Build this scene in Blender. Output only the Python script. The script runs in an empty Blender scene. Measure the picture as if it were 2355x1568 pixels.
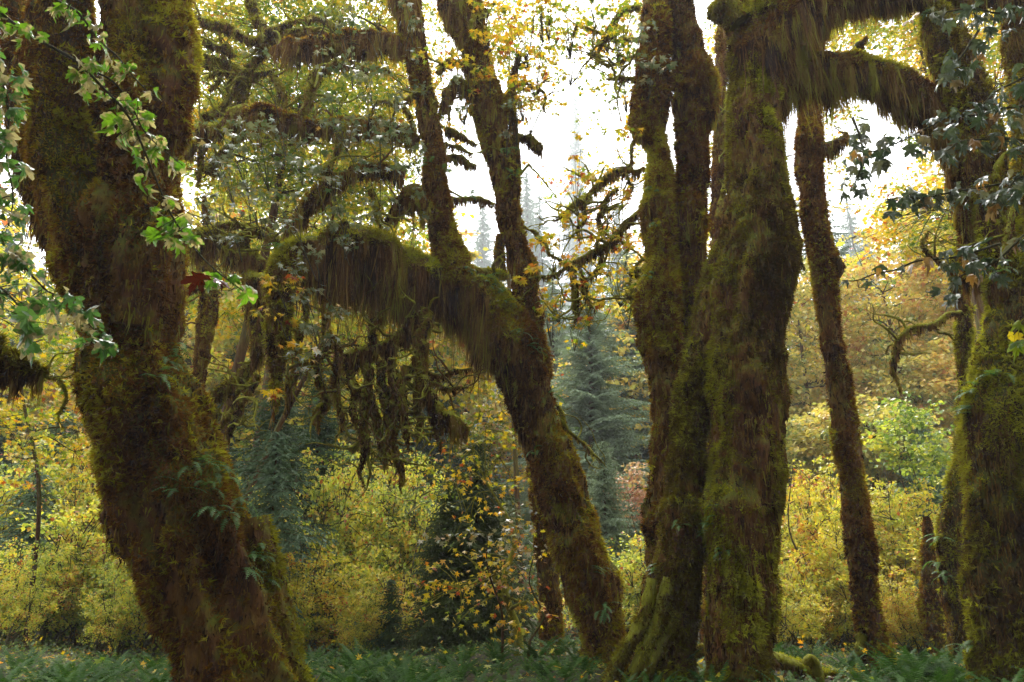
import bpy, math, random
import numpy as np
from math import radians as R, sin, cos, pi

# ------------------------------------------------------------------ camera
C = bpy.context.scene.collection
F = 1831.0; PITCH = R(15.0); CAMZ = 1.6          # focal length in view pixels (view = 2354 x 1568)
cam = bpy.data.cameras.new('camera'); cam_o = bpy.data.objects.new('camera', cam); C.objects.link(cam_o)
cam.sensor_width = 36.0; cam.lens = 28.0; cam.clip_end = 2000.0
cam_o.location = (0, 0, CAMZ); cam_o.rotation_euler = (R(90) + PITCH, 0, 0)
bpy.context.scene.camera = cam_o

# ------------------------------------------------------------------ sky, sun, exposure
SUN_EL, SUN_AZ = R(52), R(-16)                      # ahead of the camera, high, thin cloud
w = bpy.data.worlds.new('World'); bpy.context.scene.world = w; w.use_nodes = True
nt = w.node_tree; nt.nodes.clear()
sky = nt.nodes.new('ShaderNodeTexSky'); sky.sky_type = 'NISHITA'; sky.sun_disc = False
sky.sun_elevation = SUN_EL; sky.sun_rotation = SUN_AZ; sky.dust_density = 6.0; sky.air_density = 1.0
hs = nt.nodes.new('ShaderNodeHueSaturation'); hs.inputs['Saturation'].default_value = 0.12; hs.inputs['Value'].default_value = 1.0
mixw = nt.nodes.new('ShaderNodeMix'); mixw.data_type = 'RGBA'; mixw.inputs['Factor'].default_value = 0.5
mixw.inputs['B'].default_value = (9.0, 9.2, 9.3, 1)
bg = nt.nodes.new('ShaderNodeBackground'); bg.inputs['Strength'].default_value = 0.15
wo = nt.nodes.new('ShaderNodeOutputWorld')
nt.links.new(sky.outputs[0], hs.inputs['Color']); nt.links.new(hs.outputs[0], mixw.inputs['A'])
nt.links.new(mixw.outputs['Result'], bg.inputs['Color']); nt.links.new(bg.outputs[0], wo.inputs['Surface'])
sl = bpy.data.lights.new('sun', 'SUN'); sl.energy = 1.5; sl.angle = R(12); sl.color = (1.0, 0.95, 0.86)
so = bpy.data.objects.new('sun', sl); C.objects.link(so)
so.rotation_euler = (-(R(90) - SUN_EL), 0, -SUN_AZ)   # light comes from +Y, high
so.location = (0, 30, 60)
vs = bpy.context.scene.view_settings
vs.view_transform = 'Standard'; vs.look = 'None'; vs.gamma = 1.0; vs.use_curve_mapping = False
vs.exposure = 1.88
bpy.context.scene.cycles.volume_bounces = 0
bpy.context.scene.cycles.max_bounces = 6
bpy.context.scene.cycles.use_adaptive_sampling = False

rng = np.random.default_rng(11)

# ------------------------------------------------------------------ view pixel <-> point helpers
FW = np.array([0, cos(PITCH), sin(PITCH)]); UP = np.array([0, -sin(PITCH), cos(PITCH)]); RT = np.array([1.0, 0, 0])
CAM = np.array([0, 0, CAMZ])
def at(px, py, Y):
    d = FW + RT * (px - 1177) / F + UP * (784 - py) / F
    return CAM + d * (Y / d[1])
def rad(px, py, Y, r):
    d = FW + RT * (px - 1177) / F + UP * (784 - py) / F
    return r * (Y / d[1]) / F
REG = {0: (0, 0, 1), 1: (0, 0, .5), 2: (402.3, 0, .4032), 3: (402.3, 517.2, .4032), 4: (0, 784, .5),
       5: (1149.4, 0, .5), 6: (804.6, 977, .3768), 7: (1666.7, 0, .5), 8: (1551.7, 783.9, .5), 9: (402.3, 0, .2053)}
def path(pts, Y, reg=0):
    ox, oy, s = REG[reg]; out = []
    for p in pts:
        x, y, r = ox + p[0] * s, oy + p[1] * s, p[2]
        yy = Y + (p[3] if len(p) > 3 else 0)
        q = at(x, y, yy); out.append([q[0], q[1], q[2], rad(x, y, yy, r)])
    return np.array(out)
def ground_z(x, y):
    x = np.asarray(x, float); y = np.asarray(y, float)
    z = 0.10 * np.sin(x * .55 + 1) * np.cos(y * .45) + .05 * np.sin(x * 1.7 + y * 1.1)
    z = z - 0.35 * np.clip((y - 13) / 6, 0, 1)
    z = z + np.clip(y - 34, 0, 400) * 0.15 + np.clip(np.abs(x) - 30, 0, 200) * .10
    return z

# ------------------------------------------------------------------ noise
def vn(p, seed=0):
    p = np.asarray(p, float); i = np.floor(p).astype(np.int64); f = p - i; u = f * f * (3 - 2 * f)
    def h(a, b, c):
        n = (a * 374761393 + b * 668265263 + c * 1440670441 + seed * 974634777) & 0xffffffff
        n = ((n ^ (n >> 13)) * 1274126177) & 0xffffffff
        n = ((n ^ (n >> 16)) * 2246822519) & 0xffffffff
        return ((n ^ (n >> 15)) & 0xffffff) / float(0xffffff) * 2 - 1
    x, y, z = i[..., 0], i[..., 1], i[..., 2]; ux, uy, uz = u[..., 0], u[..., 1], u[..., 2]
    def lx(b, c): return h(x, y + b, z + c) * (1 - ux) + h(x + 1, y + b, z + c) * ux
    def ly(c): return lx(0, c) * (1 - uy) + lx(1, c) * uy
    return ly(0) * (1 - uz) + ly(1) * uz
def nrm(v): return v / np.maximum(np.linalg.norm(v, axis=-1, keepdims=True), 1e-9)

# ------------------------------------------------------------------ mesh buffer
ORIGIN = {}
class MB:
    def __init__(s): s.v = []; s.f = []; s.n = 0
    def add(s, V, Fc, mat=0, rnd=0.5, smooth=False):
        V = np.asarray(V, np.float32).reshape(-1, 3); Fc = np.asarray(Fc, np.int32)
        if len(Fc) == 0: return
        rr = np.broadcast_to(np.asarray(rnd, np.float32), (len(Fc),))
        s.v.append(V); s.f.append((Fc + s.n, mat, rr, smooth)); s.n += len(V)
    def grid(s, G, mat=0, rnd=0.5, cap=True):
        m, k, _ = G.shape
        a = np.arange(m - 1)[:, None] * k; j = np.arange(k)[None, :]; j2 = (j + 1) % k
        q = np.stack([a + j, a + j2, a + k + j2, a + k + j], -1).reshape(-1, 4)
        s.add(G, q, mat, rnd, True)
        if cap:
            for ring, flip in ((G[0], 1), (G[-1], 0)):
                V = np.vstack([ring, ring.mean(0)[None]]); jj = np.arange(k)
                t = np.stack([jj, (jj + 1) % k, np.full(k, k)], -1)
                if flip: t = t[:, ::-1]
                s.add(V, t, mat, rnd, True)
    def tris(s, T, mat=0, rnd=0.5):
        n = len(T); s.add(T.reshape(-1, 3), np.arange(n * 3).reshape(n, 3), mat, rnd)
    def build(s, name, mats, parent=None, origin=None):
        me = bpy.data.meshes.new(name)
        if origin is None:
            origin = ORIGIN.get(parent.name, np.zeros(3)) if parent else np.zeros(3)
        V = np.vstack(s.v) - np.asarray(origin, np.float32)
        loops = np.concatenate([f[0].ravel() for f in s.f])
        tot = np.concatenate([np.full(len(f[0]), f[0].shape[1]) for f in s.f])
        start = np.concatenate([[0], np.cumsum(tot)[:-1]])
        me.vertices.add(len(V)); me.vertices.foreach_set('co', V.ravel().astype(np.float32))
        me.loops.add(len(loops)); me.loops.foreach_set('vertex_index', loops.astype(np.int32))
        me.polygons.add(len(tot)); me.polygons.foreach_set('loop_start', start.astype(np.int32))
        if not isinstance(mats, (list, tuple)): mats = [mats]
        for m in mats: me.materials.append(m)
        me.polygons.foreach_set('material_index', np.concatenate([np.full(len(f[0]), f[1]) for f in s.f]).astype(np.int32))
        me.polygons.foreach_set('use_smooth', np.concatenate([np.full(len(f[0]), f[3]) for f in s.f]))
        at_ = me.attributes.new('rnd', 'FLOAT', 'FACE')
        at_.data.foreach_set('value', np.concatenate([f[2] for f in s.f]).astype(np.float32))
        me.update(calc_edges=True)
        o = bpy.data.objects.new(name, me); C.objects.link(o)
        if parent: o.parent = parent
        else: o.location = origin
        ORIGIN[o.name] = origin
        return o
ORD = ['leftmost', 'second from the left', 'third from the left', 'fourth from the left', 'fifth from the left', 'sixth from the left', 'seventh from the left', 'eighth from the left',
       'ninth from the left', 'tenth from the left', 'eleventh from the left', 'twelfth from the left', 'thirteenth from the left', 'fourteenth from the left', 'fifteenth from the left', 'sixteenth from the left', 'seventeenth from the left', 'eighteenth from the left', 'nineteenth from the left', 'twentieth from the left']
def ordinal_labels(text, objs):
    objs = sorted(objs, key=lambda o: o.location.x / max(o.location.y, .1)); n = len(objs)
    for i, o in enumerate(objs):
        o['label'] = ('rightmost' if i == n - 1 and n > 1 else ORD[min(i, 19)]) + ' of the ' + text
def tag(o, label=None, cat=None, group=None, kind=None):
    if label: o['label'] = label
    if cat: o['category'] = cat
    if group: o['group'] = group
    if kind: o['kind'] = kind
    return o
def thing(name, label, cat, loc, group=None):
    o = bpy.data.objects.new(name, None); C.objects.link(o); o.location = loc; o.empty_display_size = .2
    ORIGIN[o.name] = np.array(loc, float)
    return tag(o, label, cat, group)
def clone(root, loc, rz=0, s=1.0, label=None, group=None, mats=None, tilt=(0, 0)):
    c = root.copy(); C.objects.link(c); c.location = loc; c.rotation_euler = (tilt[0], tilt[1], rz)
    c.scale = (s, s, s) if not hasattr(s, '__len__') else s
    if label: c['label'] = label
    if group: c['group'] = group
    def swap(o):
        if mats and o.type == 'MESH':
            for i, sl_ in enumerate(o.material_slots):
                m = sl_.material
                if m and m.name in mats: sl_.link = 'OBJECT'; sl_.material = mats[m.name]
    swap(c)
    for ch in KIDS.get(root.name, []):
        d = ch.copy(); C.objects.link(d); d.parent = c; swap(d)
    return c
KIDS = {}

# ------------------------------------------------------------------ materials
def mat_new(name):
    m = bpy.data.materials.new(name); m.use_nodes = True; m.node_tree.nodes.clear(); return m, m.node_tree
def ramp(nt, cols, interp='LINEAR'):
    r = nt.nodes.new('ShaderNodeValToRGB'); r.color_ramp.interpolation = interp
    el = r.color_ramp.elements
    while len(el) > 1: el.remove(el[-1])
    el[0].position = cols[0][0]; el[0].color = (*cols[0][1], 1)
    for p, c in cols[1:]:
        e = el.new(p); e.color = (*c, 1)
    return r
def leaf_mat(name, cols, trans=.4, rough=.4, spec=.5, tgain=1.25):
    m, nt = mat_new(name)
    a = nt.nodes.new('ShaderNodeAttribute'); a.attribute_name = 'rnd'
    r = ramp(nt, cols); nt.links.new(a.outputs['Fac'], r.inputs[0])
    p = nt.nodes.new('ShaderNodeBsdfPrincipled'); p.inputs['Roughness'].default_value = rough
    p.inputs['Specular IOR Level'].default_value = spec
    t = nt.nodes.new('ShaderNodeBsdfTranslucent')
    g = nt.nodes.new('ShaderNodeMix'); g.data_type = 'RGBA'; g.blend_type = 'MULTIPLY'; g.inputs['Factor'].default_value = 1
    g.inputs['B'].default_value = (tgain, tgain, tgain * .6, 1)
    mx = nt.nodes.new('ShaderNodeMixShader'); mx.inputs[0].default_value = trans
    o = nt.nodes.new('ShaderNodeOutputMaterial')
    nt.links.new(r.outputs[0], p.inputs['Base Color']); nt.links.new(r.outputs[0], g.inputs['A'])
    nt.links.new(g.outputs['Result'], t.inputs['Color'])
    nt.links.new(p.outputs[0], mx.inputs[1]); nt.links.new(t.outputs[0], mx.inputs[2]); nt.links.new(mx.outputs[0], o.inputs[0])
    return m
def bark_mat(name, c1, c2, c3, green, topmoss=.5, scale=3.0):
    """bark with moss: brown bark, rust moss and olive moss in upright patches, greener where it faces up"""
    m, nt = mat_new(name); L = nt.links.new; N = nt.nodes.new
    tc = N('ShaderNodeTexCoord'); mp = N('ShaderNodeMapping'); mp.inputs['Scale'].default_value = (1, 1, .28)
    L(tc.outputs['Object'], mp.inputs[0])
    n1 = N('ShaderNodeTexNoise'); n1.inputs['Scale'].default_value = scale; n1.inputs['Detail'].default_value = 8; n1.inputs['Roughness'].default_value = .65
    n2 = N('ShaderNodeTexNoise'); n2.inputs['Scale'].default_value = scale * 7; n2.inputs['Detail'].default_value = 6; n2.inputs['Roughness'].default_value = .7
    n3 = N('ShaderNodeTexNoise'); n3.inputs['Scale'].default_value = .9; n3.inputs['Detail'].default_value = 4
    L(mp.outputs[0], n1.inputs['Vector']); L(mp.outputs[0], n2.inputs['Vector']); L(tc.outputs['Object'], n3.inputs['Vector'])
    r1 = ramp(nt, [(.30, c1), (.46, c2), (.60, c3), (.75, c2)]); L(n1.outputs['Fac'], r1.inputs[0])
    geo = N('ShaderNodeNewGeometry'); sx = N('ShaderNodeSeparateXYZ'); L(geo.outputs['Normal'], sx.inputs[0])
    ma = N('ShaderNodeMath'); ma.operation = 'MULTIPLY_ADD'; ma.inputs[1].default_value = .55; ma.inputs[2].default_value = -.55 + topmoss
    L(sx.outputs['Z'], ma.inputs[0])
    ad = N('ShaderNodeMath'); ad.operation = 'ADD'; L(ma.outputs[0], ad.inputs[0]); L(n3.outputs['Fac'], ad.inputs[1])
    mr = N('ShaderNodeMapRange'); mr.inputs['From Min'].default_value = .42; mr.inputs['From Max'].default_value = .72; L(ad.outputs[0], mr.inputs[0])
    mx = N('ShaderNodeMix'); mx.data_type = 'RGBA'; L(mr.outputs[0], mx.inputs['Factor']); L(r1.outputs[0], mx.inputs['A']); mx.inputs['B'].default_value = (*green, 1)
    m2 = N('ShaderNodeMix'); m2.data_type = 'RGBA'; m2.blend_type = 'MULTIPLY'; m2.inputs['Factor'].default_value = .8
    r2 = ramp(nt, [(.3, (.45, .42, .4)), (.55, (1, 1, 1)), (.75, (1.5, 1.45, 1.3))]); L(n2.outputs['Fac'], r2.inputs[0])
    L(mx.outputs['Result'], m2.inputs['A']); L(r2.outputs[0], m2.inputs['B'])
    p = N('ShaderNodeBsdfPrincipled'); p.inputs['Roughness'].default_value = .85; p.inputs['Specular IOR Level'].default_value = .25
    L(m2.outputs['Result'], p.inputs['Base Color'])
    b = N('ShaderNodeBump'); b.inputs['Strength'].default_value = .9; b.inputs['Distance'].default_value = .05
    L(n2.outputs['Fac'], b.inputs['Height']); L(b.outputs[0], p.inputs['Normal'])
    o = N('ShaderNodeOutputMaterial'); L(p.outputs[0], o.inputs[0])
    return m
def moss_mat(name, cols, trans=.45):
    m = leaf_mat(name, cols, trans, .8, .15, 1.4); return m

M_BARK = bark_mat('mossy_bark', (.020, .009, .005), (.13, .050, .014), (.19, .095, .014), (.13, .135, .010))
M_BARK_DK = bark_mat('dark_mossy_bark', (.014, .007, .004), (.07, .030, .010), (.10, .055, .010), (.08, .09, .008))
M_LIMB = bark_mat('mossy_limb', (.06, .035, .010), (.15, .11, .014), (.20, .17, .018), (.23, .23, .014), .75)
M_TWIG = bark_mat('twig_bark', (.05, .035, .02), (.08, .06, .03), (.07, .07, .025), (.10, .10, .03), .3)
M_MOSS_B = moss_mat('brown_moss', [(0, (.03, .011, .004)), (.3, (.14, .050, .010)), (.55, (.21, .10, .012)), (.8, (.28, .22, .014)), (1, (.36, .34, .02))])
M_MOSS_G = moss_mat('olive_moss', [(0, (.07, .04, .008)), (.35, (.17, .13, .012)), (.7, (.29, .28, .018)), (1, (.40, .40, .03))])
M_STR = moss_mat('hanging_moss_strand', [(0, (.03, .012, .005)), (.4, (.15, .070, .020)), (.75, (.25, .16, .035)), (1, (.26, .24, .03))], .4)
M_LF_Y = leaf_mat('autumn_maple_leaf', [(0, (.08, .16, .012)), (.3, (.22, .28, .015)), (.55, (.50, .40, .018)), (.8, (.62, .38, .015)), (.96, (.55, .20, .015)), (1, (.30, .06, .01))], .5)
M_LF_YG = leaf_mat('yellow_green_leaf', [(0, (.11, .18, .03)), (.3, (.30, .38, .06)), (.6, (.56, .54, .07)), (.82, (.66, .47, .06)), (.95, (.52, .24, .04)), (1, (.32, .10, .03))], .48)
M_LF_Y2 = leaf_mat('bright_yellow_leaf', [(0, (.17, .25, .03)), (.35, (.42, .42, .05)), (.7, (.60, .48, .05)), (.92, (.55, .30, .04)), (1, (.38, .11, .03))], .48)
M_LF_G = leaf_mat('green_leaf', [(0, (.05, .09, .02)), (.5, (.11, .17, .03)), (.85, (.20, .24, .04)), (1, (.35, .28, .04))], .4)
M_LF_S = leaf_mat('wet_leaf_painted_sheen', [(0, (.07, .12, .04)), (.5, (.18, .20, .11)), (.8, (.30, .29, .19)), (.9, (.42, .28, .10)), (1, (.5, .28, .06))], .2, .30, 1.0)  # real gloss, plus base colours lifted as painted sky sheen
M_LF_O = leaf_mat('orange_leaf', [(0, (.16, .21, .06)), (.3, (.40, .37, .10)), (.7, (.58, .43, .11)), (.95, (.54, .31, .09)), (1, (.42, .18, .06))], .42)
M_LF_P = leaf_mat('pink_leaf', [(0, (.30, .27, .10)), (.5, (.42, .26, .15)), (1, (.45, .18, .13))], .4)
M_LF_S2 = leaf_mat('wet_dark_leaf', [(0, (.04, .07, .035)), (.6, (.09, .12, .07)), (.85, (.18, .18, .12)), (.95, (.34, .18, .06)), (1, (.45, .24, .05))], .22, .28, 1.0)
M_FERN = leaf_mat('fern_green', [(0, (.012, .038, .005)), (.6, (.035, .095, .010)), (1, (.08, .16, .018))], .3, .55, .12)
M_FERNB = leaf_mat('bright_fern_green', [(0, (.06, .14, .025)), (1, (.13, .24, .05))], .45, .45)
M_NEEDLE = leaf_mat('spruce_needles', [(0, (.022, .05, .018)), (.6, (.05, .095, .035)), (1, (.10, .15, .05))], .2, .6, .25)
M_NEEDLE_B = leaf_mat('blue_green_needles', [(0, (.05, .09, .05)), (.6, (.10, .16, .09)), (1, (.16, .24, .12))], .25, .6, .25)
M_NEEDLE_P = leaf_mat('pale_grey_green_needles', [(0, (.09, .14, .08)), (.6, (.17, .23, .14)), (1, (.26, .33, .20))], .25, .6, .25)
M_NEEDLE_D = leaf_mat('dark_spruce_needles', [(0, (.022, .036, .010)), (.6, (.055, .080, .020)), (1, (.11, .13, .03))], .2, .6, .15)
M_RED = leaf_mat('red_leaf', [(0, (.05, .006, .005)), (1, (.13, .02, .008))], .2, .2, .8)

# ------------------------------------------------------------------ geometry generators
def catmull(c, step):
    c = np.asarray(c, float)
    if len(c) == 2: c = np.vstack([c[0], c.mean(0), c[1]])
    e = np.vstack([2 * c[0] - c[1], c, 2 * c[-1] - c[-2]])
    out = []
    for i in range(1, len(e) - 2):
        p0, p1, p2, p3 = e[i - 1], e[i], e[i + 1], e[i + 2]
        n = max(2, int(np.linalg.norm(p2[:3] - p1[:3]) / step) + 1)
        t = np.linspace(0, 1, n, endpoint=False)[:, None]
        out.append(.5 * ((2 * p1) + (-p0 + p2) * t + (2 * p0 - 5 * p1 + 4 * p2 - p3) * t**2 + (-p0 + 3 * p1 - 3 * p2 + p3) * t**3))
    out.append(e[-2][None]); o = np.vstack(out); o[:, 3] = np.maximum(o[:, 3], .002)
    return o
def tube(ctrl, step=.08, k=16, flute=.0, lump=.12, fine=.0, seed=0):
    S = catmull(ctrl, step); P = S[:, :3]; r = S[:, 3]; m = len(P)
    T = nrm(np.gradient(P, axis=0))
    N = np.zeros((m, 3)); a = np.array([1.0, 0, 0]) if abs(T[0, 0]) < .8 else np.array([0, 1.0, 0])
    n = nrm(a - T[0] * np.dot(a, T[0]))
    for i in range(m):
        n = n - T[i] * np.dot(n, T[i]); n = n / max(np.linalg.norm(n), 1e-9); N[i] = n
    B = np.cross(T, N); th = np.linspace(0, 2 * pi, k, endpoint=False)
    D = N[:, None] * np.cos(th)[None, :, None] + B[:, None] * np.sin(th)[None, :, None]
    rr = np.broadcast_to(r[:, None], (m, k)).copy(); rm = max(r.mean(), .01)
    s = np.concatenate([[0], np.cumsum(np.linalg.norm(np.diff(P, axis=0), axis=1))])
    disp = 0
    if lump: 
        Q = (P[:, None] + D * rr[..., None])
        disp = disp + lump * vn(Q / rm * .8, seed) + lump * .5 * vn(Q / rm * 2.1, seed + 1)
    if flute:
        U = np.stack([np.cos(th)[None] * 1.7 + 0 * rr, np.sin(th)[None] * 1.7 + 0 * rr, (s / rm * .22)[:, None] + 0 * rr], -1)
        disp = disp - flute * np.abs(vn(U + 9.3, seed + 2)) * 1.6 + flute * .5 - flute * .5 * np.abs(vn(U * np.array([2.4, 2.4, 1.2]), seed + 3))
    rr = rr * (1 + disp)
    if fine: rr = rr + fine * vn((P[:, None] + D * rr[..., None]) * np.array([11, 11, 7]), seed + 4) + fine * .6 * vn((P[:, None] + D * rr[..., None]) * 26, seed + 5)
    G = P[:, None] + D * rr[..., None]
    return G, S, D
def scatter(G, D, n, rg):
    m, k, _ = G.shape
    a = G[:-1]; b = np.roll(G, -1, 1)[:-1]; c = G[1:]; 
    A = np.linalg.norm(np.cross(b - a, c - a), axis=-1).ravel()
    idx = rg.choice(len(A), n, p=A / A.sum()); i, j = idx // k, idx % k; j2 = (j + 1) % k
    u, v = rg.random((n, 1)), rg.random((n, 1))
    P = (G[i, j] * (1 - u) + G[i, j2] * u) * (1 - v) + (G[i + 1, j] * (1 - u) + G[i + 1, j2] * u) * v
    Nn = nrm(np.cross(G[i, j2] - G[i, j], G[i + 1, j] - G[i, j]))
    s = np.sign((Nn * D[i, j]).sum(-1, keepdims=True)); s[s == 0] = 1
    return P, Nn * s, i
def area(G):
    a = G[:-1]; b = np.roll(G, -1, 1)[:-1]; c = G[1:]
    return np.linalg.norm(np.cross(b - a, c - a), axis=-1).sum()
def facing(P, N, lim=-.35): return (nrm(CAM - P) * N).sum(-1) > lim
def blades(P, Dr, L, Wd, rg):
    n = len(P); side = nrm(np.cross(Dr, rg.normal(size=(n, 3))))
    return np.stack([P - side * Wd[:, None] / 2, P + side * Wd[:, None] / 2, P + Dr * L[:, None]], 1)
def fuzz(mb, G, D, dens, ln, rg, mat=1, droop=.5, width=.012, bias=None, lim=-.35, seed=0):
    if ln > .028: dens *= .62; ln *= 1.25; width *= 1.65
    n = int(area(G) * dens)
    if n < 1: return
    P, N, _ = scatter(G, D, n, rg); k = facing(P, N, lim); P, N = P[k], N[k]; n = len(P)
    c = vn(P * np.array([3.5, 3.5, 1.6]), seed + 50) * .6 + vn(P * 9, seed + 51) * .4
    keep = rg.random(n) < np.clip(.60 + c * 1.9, .04, 1); P, N, c = P[keep], N[keep], c[keep]; n = len(P)
    Dr = nrm(N * .9 + np.array([0, 0, -droop]) + rg.normal(size=(n, 3)) * .42)
    L = ln * (.5 + rg.random(n)) * (1 + c * .7)
    g = .33 + .50 * vn(P * np.array([1.5, 1.5, .7]), seed + 60) + .2 * vn(P * np.array([5, 5, 2]), seed + 61) + .32 * N[:, 2] + rg.normal(size=n) * .13
    mb.tris(blades(P - N * .006, Dr, L, width * (.6 + rg.random(n)), rg), mat, np.clip(g, 0, 1))
    if area(G) > 1.2:          # leafy tufts standing out of the mat in patches
        sel = np.where((vn(P * np.array([1.3, 1.3, .8]), seed + 80) + .5 * vn(P * 4, seed + 81) > .12) & (rg.random(n) < .16))[0]
        if len(sel):
            q = np.repeat(sel, 7); Pq = P[q] + np.repeat(N[sel] * .012, 7, 0) + rg.normal(size=(len(q), 3)) * .006
            Dq = nrm(N[q] * .8 + rg.normal(size=(len(q), 3)) * .75 + np.array([0, 0, -.35])); tone = .25 + .25 * vn(P[sel] * 1.1, seed + 82) + rg.normal(size=len(sel)) * .24
            mb.tris(blades(Pq, Dq, ln * 1.5 * (.5 + .7 * rg.random(len(q))), width * 1.15 * np.ones(len(q)), rg), mat, np.clip(g[q] + np.repeat(tone, 7), 0, 1))
def strand_tris(P, L, Wd, rg, sway=.03, conv=None):
    n = len(P); a = rg.random(n) * pi; s = np.stack([np.cos(a), np.sin(a) * .5, np.zeros(n)], -1) * Wd[:, None] / 2
    o1 = rg.normal(size=(n, 3)) * sway * L[:, None]; o2 = o1 * 1.8 + rg.normal(size=(n, 3)) * sway * L[:, None]
    if conv is not None: o1 = o1 + conv * .25; o2 = o2 + conv * .7
    o1[:, 2] = 0; o2[:, 2] = 0
    z = np.zeros((n, 3)); z[:, 2] = -L
    p1 = P + z * .5 + o1; p2 = P + z + o2
    t1 = np.stack([P - s, P + s, p1 + s * .8], 1); t2 = np.stack([P - s, p1 + s * .8, p1 - s * .8], 1); t3 = np.stack([p1 - s * .8, p1 + s * .8, p2], 1)
    return np.concatenate([t1, t2, t3])
def strands(mb, G, D, dens, ln, rg, mat=0, under=.35, width=.012, clump=5.0, seed=0, lim=-.5, prof=None):
    """hanging moss: strands gathered into ragged tassels of uneven length, with gaps between"""
    width *= 1.7; dens *= .62
    n = int(area(G) * dens)
    if n < 1: return
    P, N, i = scatter(G, D, n, rg)
    k = (N[:, 2] < under) & facing(P, N, lim); P, N, i = P[k], N[k], i[k]; n = len(P)
    if n < 1: return
    cs = np.clip(.07 + .06 * ln, .05, .11) 
    Q = P + .5 * cs * np.stack([vn(P / cs * .7, seed + 90), vn(P / cs * .7, seed + 91), vn(P / cs * .7, seed + 92)], -1)
    key = np.floor(Q / np.array([cs, cs, cs * 2.2])).astype(np.int64); _, inv = np.unique(key, axis=0, return_inverse=True); inv = inv.ravel()
    cnt = np.bincount(inv)[:, None]; cen = np.stack([np.bincount(inv, P[:, d]) for d in range(3)], -1) / cnt
    m = len(cnt); tl = rg.random(m) ** 1.5; tone = rg.normal(size=m) * .32
    c = np.clip(.5 + .5 * vn(P * np.array([clump, clump, clump * .3]) * .5, seed + 70) + .2 * vn(P * np.array([clump * 3, clump * 3, 1]), seed + 71), 0.02, 1.3)
    L = ln * (.10 + 1.15 * (.45 * c + .55 * tl[inv]) ** 1.3) * (.35 + .75 * rg.random(n))
    if prof is not None: L = L * np.interp(i / (G.shape[0] - 1), prof[0], prof[1])
    L = np.maximum(L, .01); P = P + N * .008
    g = np.clip(.36 + .25 * vn(P * 2.2, seed + 72) + tone[inv] + rg.normal(size=n) * .10, 0, 1)
    wisp = rg.random(n) < .10; L = np.where(wisp, L * rg.uniform(1.2, 2.0, n), L); g = np.where(wisp, np.clip(g + .35, 0, 1), g)  # long stray wisps, a backlit look put into their brighter tone
    mb.tris(strand_tris(P, L, width * (.45 + .7 * rg.random(n)), rg, .05, (cen[inv] - P)), mat, np.tile(g, 3))
    q = np.where(rg.random(n) < .10)[0]           # tufts of moss caught along the strands
    if len(q):
        Pq = np.repeat(P[q] - np.array([0, 0, 1.0]) * (L[q] * rg.random(len(q)) * .8)[:, None], 4, 0) + rg.normal(size=(len(q) * 4, 3)) * .01
        mb.tris(blades(Pq, nrm(rg.normal(size=Pq.shape) + np.array([0, -.3, -.9])), .05 * (.5 + rg.random(len(Pq))), np.full(len(Pq), width), rg), mat, np.clip(np.repeat(g[q] + rg.normal(size=len(q)) * .3, 4), 0, 1))

SURF = []     # registry of trunk surfaces, used to seat ferns and tufts on them
def limb(name, parent, ctrl, k=None, step=None, flute=0, lump=.16, fine=None, fz=(9000, .03), st=None, mats=None, seed=None,
         droop=.4, label=None, width=.011, prof=None, under=.35, twigs=0, lim=-.35, clump=5.0):
    """one mossy limb as its own mesh: barked tube + moss coat; its hanging moss is a child mesh"""
    seed = int(rng.integers(1e6)) if seed is None else seed; rg = np.random.default_rng(seed)
    rm = ctrl[:, 3].mean()
    if rm > .09: ctrl = ctrl.copy(); ctrl[:, 3] = np.maximum(ctrl[:, 3] - .022, ctrl[:, 3] * .6)
    k = k or int(np.clip(rm * 180, 9, 72)); step = step or float(np.clip(rm * .35, .03, .07))
    fine = min(.014, rm * .12) if fine is None else fine
    G, S, D = tube(ctrl, step, k, flute, lump, fine, seed)
    mb = MB(); mb.grid(G); fuzz(mb, G, D, fz[0], fz[1], rg, 1, droop, width, lim=lim, seed=seed)
    tw = []
    for _ in range(twigs):
        i = rg.integers(int(len(S) * .15), len(S)); p = S[i, :3]; r0 = min(S[i, 3] * .5, .022)
        d = nrm(rg.normal(size=3) * np.array([1, 1, .7]) + np.array([0, 0, .15])); pts = [[*p, r0]]
        nq = rg.integers(4, 9)
        for q in range(nq):
            d = nrm(d + rg.normal(size=3) * .36 + np.array([0, 0, -.03])); p = p + d * rg.uniform(.07, .18); pts.append([*p, r0 * (1 - q / nq) ** .8 + .002])
        al = [np.array(pts)]
        for z_ in range(2):
            i0 = rg.integers(1, len(pts) - 1); p = np.array(pts[i0][:3]); d = nrm(rg.normal(size=3)); f_ = [[*p, pts[i0][3] * .7]]
            for q in range(3): d = nrm(d + rg.normal(size=3) * .5); p = p + d * rg.uniform(.06, .13); f_.append([*p, pts[i0][3] * (.5 - .15 * q)])
            al.append(np.array(f_))
        for w_ in al:
            g2, s2, d2 = tube(w_, .04, 6, 0, .3, .003, seed + _); mb.grid(g2, 0); fuzz(mb, g2, d2, 6500, .016, rg, 1, .5, .008, seed=seed)
        tw.append(np.array(pts)[-1, :3])
    mats = mats or [M_LIMB, M_MOSS_G]
    o = mb.build(name, mats, parent)
    if label: o['label'] = label
    SURF.append((G.reshape(-1, 3), D.reshape(-1, 3)))
    if st:
        m2 = MB(); strands(m2, G, D, st[0], st[1], rg, 0, under, width * 1.05, clump, seed, prof=prof)
        if m2.n: m2.build('hanging_moss', M_STR, o)
    return o, S, tw
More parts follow.
